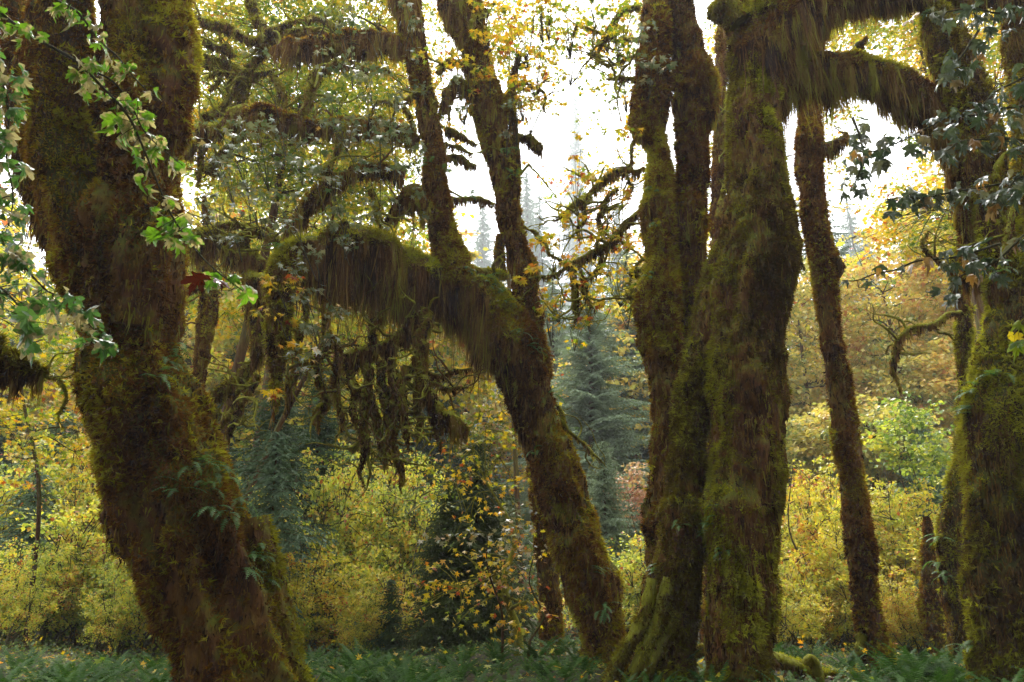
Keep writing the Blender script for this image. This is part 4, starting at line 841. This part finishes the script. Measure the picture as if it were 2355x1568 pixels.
for q in range(46):     # forest wall behind
    px = rng.uniform(-150, 2500); Y = rng.uniform(42, 75); gap = 1180 < px < 1480 or 1880 < px < 2080
    tp = rng.uniform(680, 800) if gap else rng.uniform(420, 720)
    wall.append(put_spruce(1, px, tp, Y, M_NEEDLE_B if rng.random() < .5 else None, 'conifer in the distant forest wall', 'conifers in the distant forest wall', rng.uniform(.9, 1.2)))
for a_, b_, txt in ((-1e9, 430, 'distant conifers behind the massive left trunk'), (430, 800, 'distant conifers behind the snaking branches'), (800, 1180, 'distant conifers behind the arching limb'), (1180, 1500, 'distant conifers in the centre gap'), (1500, 1850, 'distant conifers behind the thick upright trunks'), (1850, 1e9, 'distant conifers behind the golden right slope')):
    ordinal_labels(txt, [o for o in wall if a_ <= 1177 + F * o.location.x / (o.location.y * cos(PITCH)) < b_])
# broadleaf trees in the distance: two built, rest copied
def maple_proto(seed, lab, loc, mat):
    t = thing('bigleaf_maple', lab, 'tree', loc); b = np.array(loc, float)
    es = [(b + [0, 0, 9], np.array([4.2, 4.2, 4.5])), (b + [2, 1, 6], np.array([3.2, 3.2, 2.5])), (b + [-2, -1, 6.5], np.array([3.2, 3.2, 3]))]
    crown(t, b, es, 420, 22, .2, T_CLP, mat, np.random.default_rng(seed), rs=.65, flat=.3, nl=16, r0=.25); return t
MP = [maple_proto(401, '', (-30, -46, 0), M_LF_O), maple_proto(402, '', (-15, -46, 0), M_LF_O)]
mids = []
for q, (px, tp, Y) in enumerate([(60, 560, 36), (-60, 400, 30), (200, 650, 40), (470, 420, 32), (620, 350, 38), (820, 380, 34), (960, 520, 36), (700, 560, 30), (1120, 760, 38), (1540, 560, 36), (1700, 480, 40), (2150, 420, 38), (2300, 300, 36), (880, 620, 42), (1330, 820, 40), (1780, 620, 44), (2010, 700, 46), (1930, 640, 42), (400, 700, 30)]):
    p = at(px, tp, Y); z = gz(p[0], Y); s = (p[2] - z) / 13.2
    mids.append(clone(MP[q % 2], (p[0], Y, z), rng.random() * 6.28, (s * .95, s * .95, s), 'autumn maple in the middle distance between the nearer trees', 'autumn maples in the middle distance', {'orange_leaf': [M_LF_O, M_LF_Y2, M_LF_Y][q % 3]}))
mids.sort(key=lambda o: o.location.x / o.location.y); ordinal_labels('autumn maples far behind the left trunk and arch', mids[:10]); ordinal_labels('autumn maples far behind the right trunks', mids[10:])
for s_ in SP + MP:
    for ch in KIDS[s_.name]: bpy.data.objects.remove(ch)
    bpy.data.objects.remove(s_)

# ------------------------------------------------------------------ ferns
def frond(mb, base, az, L, rg, arch=.9, pairs=22, wid=.16, el=1.1, mat=0, rnd=None):
    n = pairs; t = np.linspace(0, 1, n + 1); e = el - arch * t * 1.5
    dx = np.cos(e) * L / n; dz = np.sin(e) * L / n; x = np.cumsum(dx) - dx[0]; z = np.cumsum(dz) - dz[0]
    side = np.array([-sin(az), cos(az), 0]); fw = np.array([cos(az), sin(az), 0]); curve = rg.normal() * .12 * t * t * L
    P = base + fw * x[:, None] + np.array([0, 0, 1.0]) * z[:, None] + side * curve[:, None]
    T = nrm(np.gradient(P, axis=0)); wv = wid * np.sin(np.clip(t * 2.9 + .25, 0, pi)) ** .7 * (1.02 - .35 * t); g = .5 + rg.normal() * .2 if rnd is None else rnd
    i = slice(int(n * .15), n); Q, Tq, wq = P[i], T[i], wv[i]; up = np.cross(side, Tq)
    for s in (-1, 1):
        dr = nrm(side * s + Tq * .35 + up * rg.normal(size=(len(Q), 1)) * .12 - np.array([0, 0, .25])); a = Q - Tq * L / n * .36; b = Q + Tq * L / n * .36; tip = Q + dr * wq[:, None]
        m_ = (Q + tip) / 2 - Tq * L / n * .28; m2 = (Q + tip) / 2 + Tq * L / n * .28
        V = np.stack([a, b, m2, m_, tip], 1); k = len(Q); f4 = np.arange(k)[:, None] * 5
        mb.add(V.reshape(-1, 3), f4 + np.array([0, 1, 2, 3]), mat, np.clip(g + rg.normal(size=k) * .08, 0, 1)) if s > 0 else mb.add(V.reshape(-1, 3), f4 + np.array([3, 2, 1, 0]), mat, np.clip(g + rg.normal(size=k) * .08, 0, 1))
        mb.add(V.reshape(-1, 3), f4 + (np.array([3, 2, 4]) if s > 0 else np.array([2, 3, 4])), mat, g)
    sd = side * .0035; mb.tris(np.concatenate([np.stack([P[:-1] - sd, P[:-1] + sd, P[1:]], 1)]), mat, .2)
def fern_proto(seed, n, L, loc):
    rg = np.random.default_rng(seed); mb = MB(); b = np.array(loc, float)
    for q in range(n):
        frond(mb, b + np.array([0, 0, .02]), q * 2.4 + rg.normal() * .3, L * rg.uniform(.7, 1.15), rg, rg.uniform(.5, .85), 24, L * .13, rg.uniform(.75, 1.25))
    return mb.build('sword_fern', M_FERN, None, b)
FP = [fern_proto(500 + q, n, L, (0, 0, -5)) for q, (n, L) in enumerate(((16, .66), (13, .72), (18, .58), (11, .6)))]
FG = {}; fp_done = 0; rgf = np.random.default_rng(77); used = []
LOGP = [at(px_, 1525, 11.4)[:2] for px_ in (1790, 1830, 1870, 1910, 1950)] + [at(px_, 1560, 10.4)[:2] for px_ in (1800, 1850, 1900)]
trunks = [(a[0], a[1], .42) for a in LOGP] + [(TREE1.location.x, TREE1.location.y, .7), (2.7, 10.1, .5), (3.0, 9.9, .55), (5.2, 12, .35), (1.45, 12, .35), (6.3, 9.8, .5)]
tries = 0
while fp_done < 290 and tries < 9000:
    tries += 1; Y = 8.2 + 4.6 * rgf.random() ** .9; x = rgf.uniform(-.68, .70) * Y
    if any((x - a) ** 2 + (Y - b) ** 2 < c * c for a, b, c in trunks) or any((x - a) ** 2 + (Y - b) ** 2 < .30 ** 2 for a, b in used): continue
    pxx = 1177 + F * x / (Y * cos(PITCH)); 
    if pxx < 560 and rgf.random() < .75: continue
    if vn(np.array([[x * .7, Y * .7, 1.5]]), 9)[0] < -.35: continue
    used.append((x, Y)); k = int(rgf.integers(4)); z = gz(x, Y); s = (rgf.uniform(.40, .7) if rgf.random() < .65 else rgf.uniform(.7, .95)) * (1.12 - .045 * (Y - 8.4))
    side_ = 'left of' if pxx < 1000 else ('among' if pxx > 1850 else 'between')
    zn = [(300, 'at the far left corner'), (720, 'by the massive left trunk'), (860, 'right of the massive left trunk'), (1000, 'left of the dark spruce'), (1130, 'below the dark spruce'), (1250, 'right of the dark spruce'), (1450, 'by the leaning centre trunk'), (1640, 'by the twin stems'), (1850, 'by the thickest trunk'), (2060, 'by the slender trunk'), (9999, 'at the right edge')]
    zt = next(t_ for x_, t_ in zn if pxx < x_); rw = 'front' if Y < 9.6 else 'middle' if Y < 11.2 else 'back'
    lab = grp = '%s row ferns %s' % (rw, zt); s *= 1.25 if pxx > 2040 else 1
    o = FP[k] if fp_done < 0 else FP[k].copy()
    C.objects.link(o); o.location = (x, Y, z); o.rotation_euler = (rgf.normal() * .08, rgf.normal() * .08, rgf.random() * 6.28); o.scale = (s, s, s)
    tag(o, lab, 'fern', grp); fp_done += 1; FG.setdefault(grp, []).append(o)
for grp, os_ in FG.items(): ordinal_labels(grp, os_)
for o in FP: bpy.data.objects.remove(o)
# licorice ferns seated on the moss of the trunks
def lico(px, py, n, L, label, group, mat=None, seed=0):
    st_ = seat(px, py)
    if st_ is None: return
    _, P, N = st_; rg = np.random.default_rng(seed); mb = MB(); P = P.astype(float)
    for q in range(n):
        az = math.atan2(N[1], N[0]) + rg.normal() * .8; frond(mb, P + rg.normal(size=3) * .03, az, L * rg.uniform(.7, 1.2), rg, rg.uniform(.7, 1.2), 13, L * .2, rg.uniform(.1, .8))
    tag(mb.build('licorice_fern', mat or M_FERNB, None, P), label, 'fern', group)
LL = [(450, 1064), (475, 1070), (500, 1086), (470, 1110), (415, 1134), (520, 1100), (490, 1170), (535, 1180), (545, 1150), (595, 1268), (612, 1322), (555, 1310), (575, 1285), (380, 830), (372, 868), (398, 800)]
for q, (x, y) in enumerate(LL): lico(x, y, 5, .26, 'licorice fern sprouting from the moss on the massive left trunk', 'licorice ferns on the massive left trunk', seed=600 + q)
for q, (x, y) in enumerate([(1115, 632), (1130, 655), (1070, 620), (1165, 700), (1200, 760), (1215, 790), (1150, 675), (1235, 800), (1290, 900), (1330, 980), (1230, 1040), (1360, 1310), (1390, 1390), (1380, 1410)]):
    lico(x, y, 5, .26, 'licorice fern sprouting from the moss on the leaning centre tree', 'licorice ferns on the leaning centre tree', seed=640 + q)
for q, (x, y) in enumerate([(1490, 90), (1500, 440), (1505, 520), (1500, 640), (1560, 1210), (1495, 1010), (1500, 1300), (1640, 1190), (1660, 1260), (1650, 1165), (1630, 1215)]):
    lico(x, y, 4, .22, 'licorice fern on one of the thick upright trunks', 'licorice ferns on the thick upright trunks', seed=660 + q)
for q, (x, y) in enumerate([(2240, 900), (2235, 940), (2290, 860), (2300, 620), (2150, 1290), (2175, 1320), (2160, 1240), (2250, 580), (2235, 1480)]):
    lico(x, y, 6, .30, 'bright green fern growing on the dark trees at the right edge', 'ferns on the dark right trees', seed=680 + q)
for q, (x, y) in enumerate([(640, 560), (560, 300), (1040, 180), (1030, 390), (985, 380), (1165, 345), (1180, 400), (1080, 450)]):
    lico(x, y, 6, .28, 'bright green fern clump high on a mossy limb or stem', 'ferns high on the mossy limbs', seed=690 + q)
LG_ = {}
for o in C.objects:
    if o.name.startswith('licorice_fern') and not o.parent: LG_.setdefault(o['group'], []).append(o)
for grp, os_ in LG_.items(): ordinal_labels(grp, os_)
# fallen leaves on the log
mb = MB(); rg = np.random.default_rng(9); P = np.array([at(rg.uniform(1785, 1960), 1520, 11.4) for _ in range(120)]); P[:, 1] = 11.4 + rg.normal(size=120) * .2
P[:, 2] = [max(gz(a[0], a[1]) + .03, .0) for a in P]
tag(thing('x', '', '', (0, 0, 0)), None) if False else None
leaves(mb, P, .1, T_MID, rg, 0, .0, .25); tag(mb.build('fallen_leaves', M_RED, None), 'scatter of red brown fallen leaves on the ground beside the mossy log', 'leaf litter', None, 'stuff')
mb = MB(); n = 700; n = 240; P = np.stack([rg.uniform(-9, 10, n), rg.uniform(8.5, 14, n), np.zeros(n)], -1); P[:, 2] = ground_z(P[:, 0], P[:, 1]) + rg.uniform(.15, .42, n)
leaves(mb, P, .085, T_MID, rg, 0, .1, .5); tag(mb.build('caught_leaves', M_LF_Y, None), 'yellow and brown leaves caught on top of the ferns', 'leaf litter', None, 'stuff')
mb = MB(); P = np.stack([rg.uniform(-10, 10, 2600), rg.uniform(7, 17, 2600), np.zeros(2600)], -1); P[:, 2] = ground_z(P[:, 0], P[:, 1]) + .04
leaves(mb, P, .09, T_MID, rg, 0, .0, .35); tag(mb.build('leaf_litter', M_LF_Y, None), 'yellow and brown fallen leaves lying among the ferns', 'leaf litter', None, 'stuff')
# low ground cover between ferns
mb = MB(); n = 26000; P = np.stack([rg.uniform(-11, 12, n), rg.uniform(7.5, 19, n), np.zeros(n)], -1); P[:, 2] = ground_z(P[:, 0], P[:, 1]) + rg.random(n) * .16
leaves(mb, P, .05, T_CLP, rg, 0, .2, .5); tag(mb.build('ground_cover', M_LF_G, None), 'low green wood sorrel carpeting the forest floor', 'ground cover', None, 'stuff')

# ------------------------------------------------------------------ near leafy twigs
def near_twig(label, pts, Y, lv, size, mat, seed, r=3.0, hang=.9, reg=0, red=None, name='leafy_branch', dY=.0, group=None, heading=None, side_twigs=0, tilt=.35):
    rg = np.random.default_rng(seed); c = path([(p[0], p[1], r * (1 - .7 * i / len(pts)), dY * i) for i, p in enumerate(pts)], Y, reg)
    t = thing(name, label, 'branch', c[0, :3], group); G, S, D = tube(c, .03, 7, 0, .1, .0, seed); mb = MB(); mb.grid(G)
    idx = rg.choice(np.arange(1, len(S)), lv, replace=True); A = S[idx, :3]
    Bp = A + nrm(rg.normal(size=(lv, 3)) * [1, 1, .6] + [0, 0, -.25]) * rg.uniform(.05, .16, (lv, 1)) * (size / .12); prisms(mb, A, Bp, .0022, .0016, sag=.05)
    mb.build('twig', M_TWIG, t); mf = MB(); leaves(mf, Bp[::3], size, T_BIG, rg, 0, hang, tilt, heading=heading); leaves(mf, Bp[1::3], size, T_BIG2, rg, 0, hang, tilt, heading=heading); leaves(mf, Bp[2::3], size * .8, T_BIG3, rg, 0, hang, tilt, heading=heading); mf.build('leaves', mat, t); return t
def edge_mat(name, g1, g2, edge):
    """green leaf blotched with bleached brown and white patches, as dying maple leaves are"""
    m = leaf_mat(name, [(0, g1), (1, g2)], .4, .35, .6); nt = m.node_tree; N = nt.nodes.new
    tc = N('ShaderNodeTexCoord'); no = N('ShaderNodeTexNoise'); no.inputs['Scale'].default_value = 16; no.inputs['Detail'].default_value = 3
    nt.links.new(tc.outputs['Object'], no.inputs[0]); rp = ramp(nt, [(.50, (0, 0, 0)), (.55, (1, 1, 1))]); nt.links.new(no.outputs[0], rp.inputs[0])
    mx = N('ShaderNodeMix'); mx.data_type = 'RGBA'; mx.inputs['B'].default_value = (*edge, 1)
    nt.links.new(rp.outputs[0], mx.inputs['Factor'])
    r = [n for n in nt.nodes if n.type == 'VALTORGB' and n is not rp][0]; tg = [l.to_socket for l in r.outputs[0].links]
    for s_ in tg: nt.links.new(mx.outputs['Result'], s_)
    nt.links.new(r.outputs[0], mx.inputs['A']); return m
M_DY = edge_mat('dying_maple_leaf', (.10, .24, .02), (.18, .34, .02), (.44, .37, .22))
M_DY2 = edge_mat('shaded_dying_leaf', (.06, .15, .04), (.10, .22, .05), (.33, .28, .18))  # darker copy of the dying leaf, shade put into its colours
near_twig('long thin twig with drooping green and bleached leaves crossing the massive left trunk', [(-30, 0), (20, 45), (85, 90), (175, 140), (225, 190), (290, 260), (325, 330), (370, 440), (400, 505), (450, 575), (500, 625), (560, 670)], 3.2, 74, .070, M_DY, 701, 4, 1.2)
near_twig('side twig with bleached leaves hanging over the upper left trunk', [(130, 0), (180, 30), (230, 95), (270, 130), (310, 180), (350, 220)], 3.3, 30, .066, M_DY, 702, 3, 1.2)
near_twig('spray of green and bleached leaves at the top of the left trunk', [(180, 160), (250, 180), (300, 240), (330, 300), (370, 340), (420, 380)], 3.25, 28, .066, M_DY, 703, 2.5, 1.2)
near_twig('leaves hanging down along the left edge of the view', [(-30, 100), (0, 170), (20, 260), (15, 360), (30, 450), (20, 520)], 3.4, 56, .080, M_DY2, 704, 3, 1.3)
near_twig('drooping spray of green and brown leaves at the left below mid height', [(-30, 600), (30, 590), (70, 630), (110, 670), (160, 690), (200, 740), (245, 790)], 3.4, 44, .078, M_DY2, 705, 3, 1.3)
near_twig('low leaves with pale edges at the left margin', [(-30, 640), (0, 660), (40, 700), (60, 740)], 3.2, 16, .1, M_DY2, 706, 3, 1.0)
t = thing('red_leaf', 'single deep red maple leaf caught on the twig in front of the left trunk', 'leaf', at(478, 640, 3.1)); mf = MB()
rg = np.random.default_rng(5)
leaves(mf, np.array([at(470, 632, 3.1), at(492, 640, 3.12)]), .10, T_BIG, rg, 0, .5, .1, heading=np.array([pi, .3])); mf.build('blade', M_RED, t)
RTW = [('twig of silvery wet leaves at the top right corner', [(2380, 10), (2330, 30), (2290, 30), (2230, 20), (2160, 30), (2120, 30)], 5.0, 34, .10),
       ('twig of silvery leaves slanting down from the upper right', [(2250, 70), (2210, 130), (2180, 160), (2150, 190)], 5.0, 16, .10),
       ('long twig of silvery and brown leaves in front of the arching limb end', [(2390, 240), (2300, 250), (2240, 265), (2180, 270), (2120, 300), (2070, 325), (2020, 345), (1980, 350)], 5.2, 46, .10),
       ('twig of leaves at the right edge below the arching limb', [(2390, 330), (2330, 320), (2270, 320), (2210, 325), (2180, 345)], 5.0, 26, .10),
       ('bunch of silvery leaves hanging straight down under the arching limb', [(1960, 270), (1975, 310), (1985, 360), (1970, 410), (1955, 440)], 6.0, 26, .10),
       ('thin dark twig of leaves ending beside the bright gap at the right', [(2390, 400), (2290, 425), (2200, 440), (2120, 455), (2070, 455), (2030, 460)], 5.2, 40, .10),
       ('twig of leaves at the far right edge at mid height', [(2390, 400), (2340, 410), (2310, 440), (2270, 470)], 4.8, 20, .10),
       ('dark green leaf spray on a thin stalk in front of the orange maples', [(2300, 560), (2200, 590), (2110, 600), (2060, 620), (2010, 630), (1970, 645), (1935, 645)], 5.4, 24, .10),
       ('small spray of wet leaves in front of the slim stem at the right', [(2354, 540), (2290, 600), (2240, 620), (2200, 640), (2185, 665)], 5.4, 22, .10),
       ('spray of silvery leaves between the upper right limbs', [(2390, 160), (2330, 190), (2290, 210), (2260, 240)], 5.0, 18, .10)]
for q, (lab, pts, Y, n, s) in enumerate(RTW): near_twig(lab, pts, Y, n, s, M_LF_S2, 720 + q, 3.0, .75, tilt=.4, heading=None)
near_twig('sprig of green and golden leaves at the lower right edge', [(2390, 700), (2350, 740), (2330, 770)], 6.0, 8, .13, M_LF_Y, 740, 2.0, .6)

# ------------------------------------------------------------------ unseen trees added round and above the camera to shade the near trunks
rg = np.random.default_rng(55)
for q, (x, y) in enumerate([(-7, -3), (6.5, -2), (-2.5, -7), (3.5, -8), (-4, -4.5), (4.5, -5), (0.5, -5.5), (-12, 2), (12.5, 2), (-9, -10), (9, -11), (-13, -2), (13, -3), (0, -13)]):
    z = gz(x, y); b = np.array([x, y, z]); t = thing('unseen_shade_maple', 'unseen maple added beside or behind the viewpoint to shade the near trunks', 'tree', b, 'unseen shade maples round the viewpoint')
    es = [(b + [0, 0, 13.5], np.array([4.5, 4.5, 2.5])), (b + [0, 0, 5], np.array([3.5, 3.5, 4.0]))] if y < 3 else [(b + [0, -1, 12.8], np.array([4.0, 4.0, 2.5]))]
    if y < 3 and abs(x) < 8 and y > -6: es = [(b + [0, 0, 13.5], np.array([5.0, 5.0, 2.5])), (b + [0, -3, 5], np.array([3.2, 2.0, 4.0]))]
    crown(t, b, es, 520, 14, .36, T_CLP, M_LF_G, rg, rs=.8, flat=.4, nl=10, r0=.35)
for q, (x, y) in enumerate([(-4.5, 1.0), (3.5, 1.0)]):
    z0 = max(11.0, 4.6 + .86 * (y + 4)); b = np.array([x * 1.0, y, 0]); 
    src = (TREE1, TREE4, TREE6)[q]
    mf = MB(); n = 300; cl = np.stack([x + rg.uniform(-4, 4, n), y + rg.uniform(-4, 4, n), z0 + rg.uniform(0, 3.0, n)], -1)
    leaves(mf, sprays(cl, 12, .8, .3, rg), .32, T_CLP, rg, 0); mf.build('crown', M_LF_G, src)  # unseen leaf layer added overhead for shade, only parented to a traced tree

# ------------------------------------------------------------------ misty air
m, nt = mat_new('mist'); pv = nt.nodes.new('ShaderNodeVolumePrincipled'); pv.inputs['Color'].default_value = (.93, .96, 1, 1); pv.inputs['Density'].default_value = .0011; pv.inputs['Anisotropy'].default_value = .2
o = nt.nodes.new('ShaderNodeOutputMaterial'); nt.links.new(pv.outputs[0], o.inputs['Volume'])
mb = MB(); x0, x1, y0, y1, z0, z1 = -262, 262, -62, 422, -3, 225
V = np.array([[x0, y0, z0], [x1, y0, z0], [x1, y1, z0], [x0, y1, z0], [x0, y0, z1], [x1, y0, z1], [x1, y1, z1], [x0, y1, z1]])
mb.add(V, np.array([[0, 3, 2, 1], [4, 5, 6, 7], [0, 1, 5, 4], [1, 2, 6, 5], [2, 3, 7, 6], [3, 0, 4, 7]]))
hz = mb.build('haze', m); tag(hz, 'pale rainy mist hanging in the forest air', 'haze', None, 'stuff')
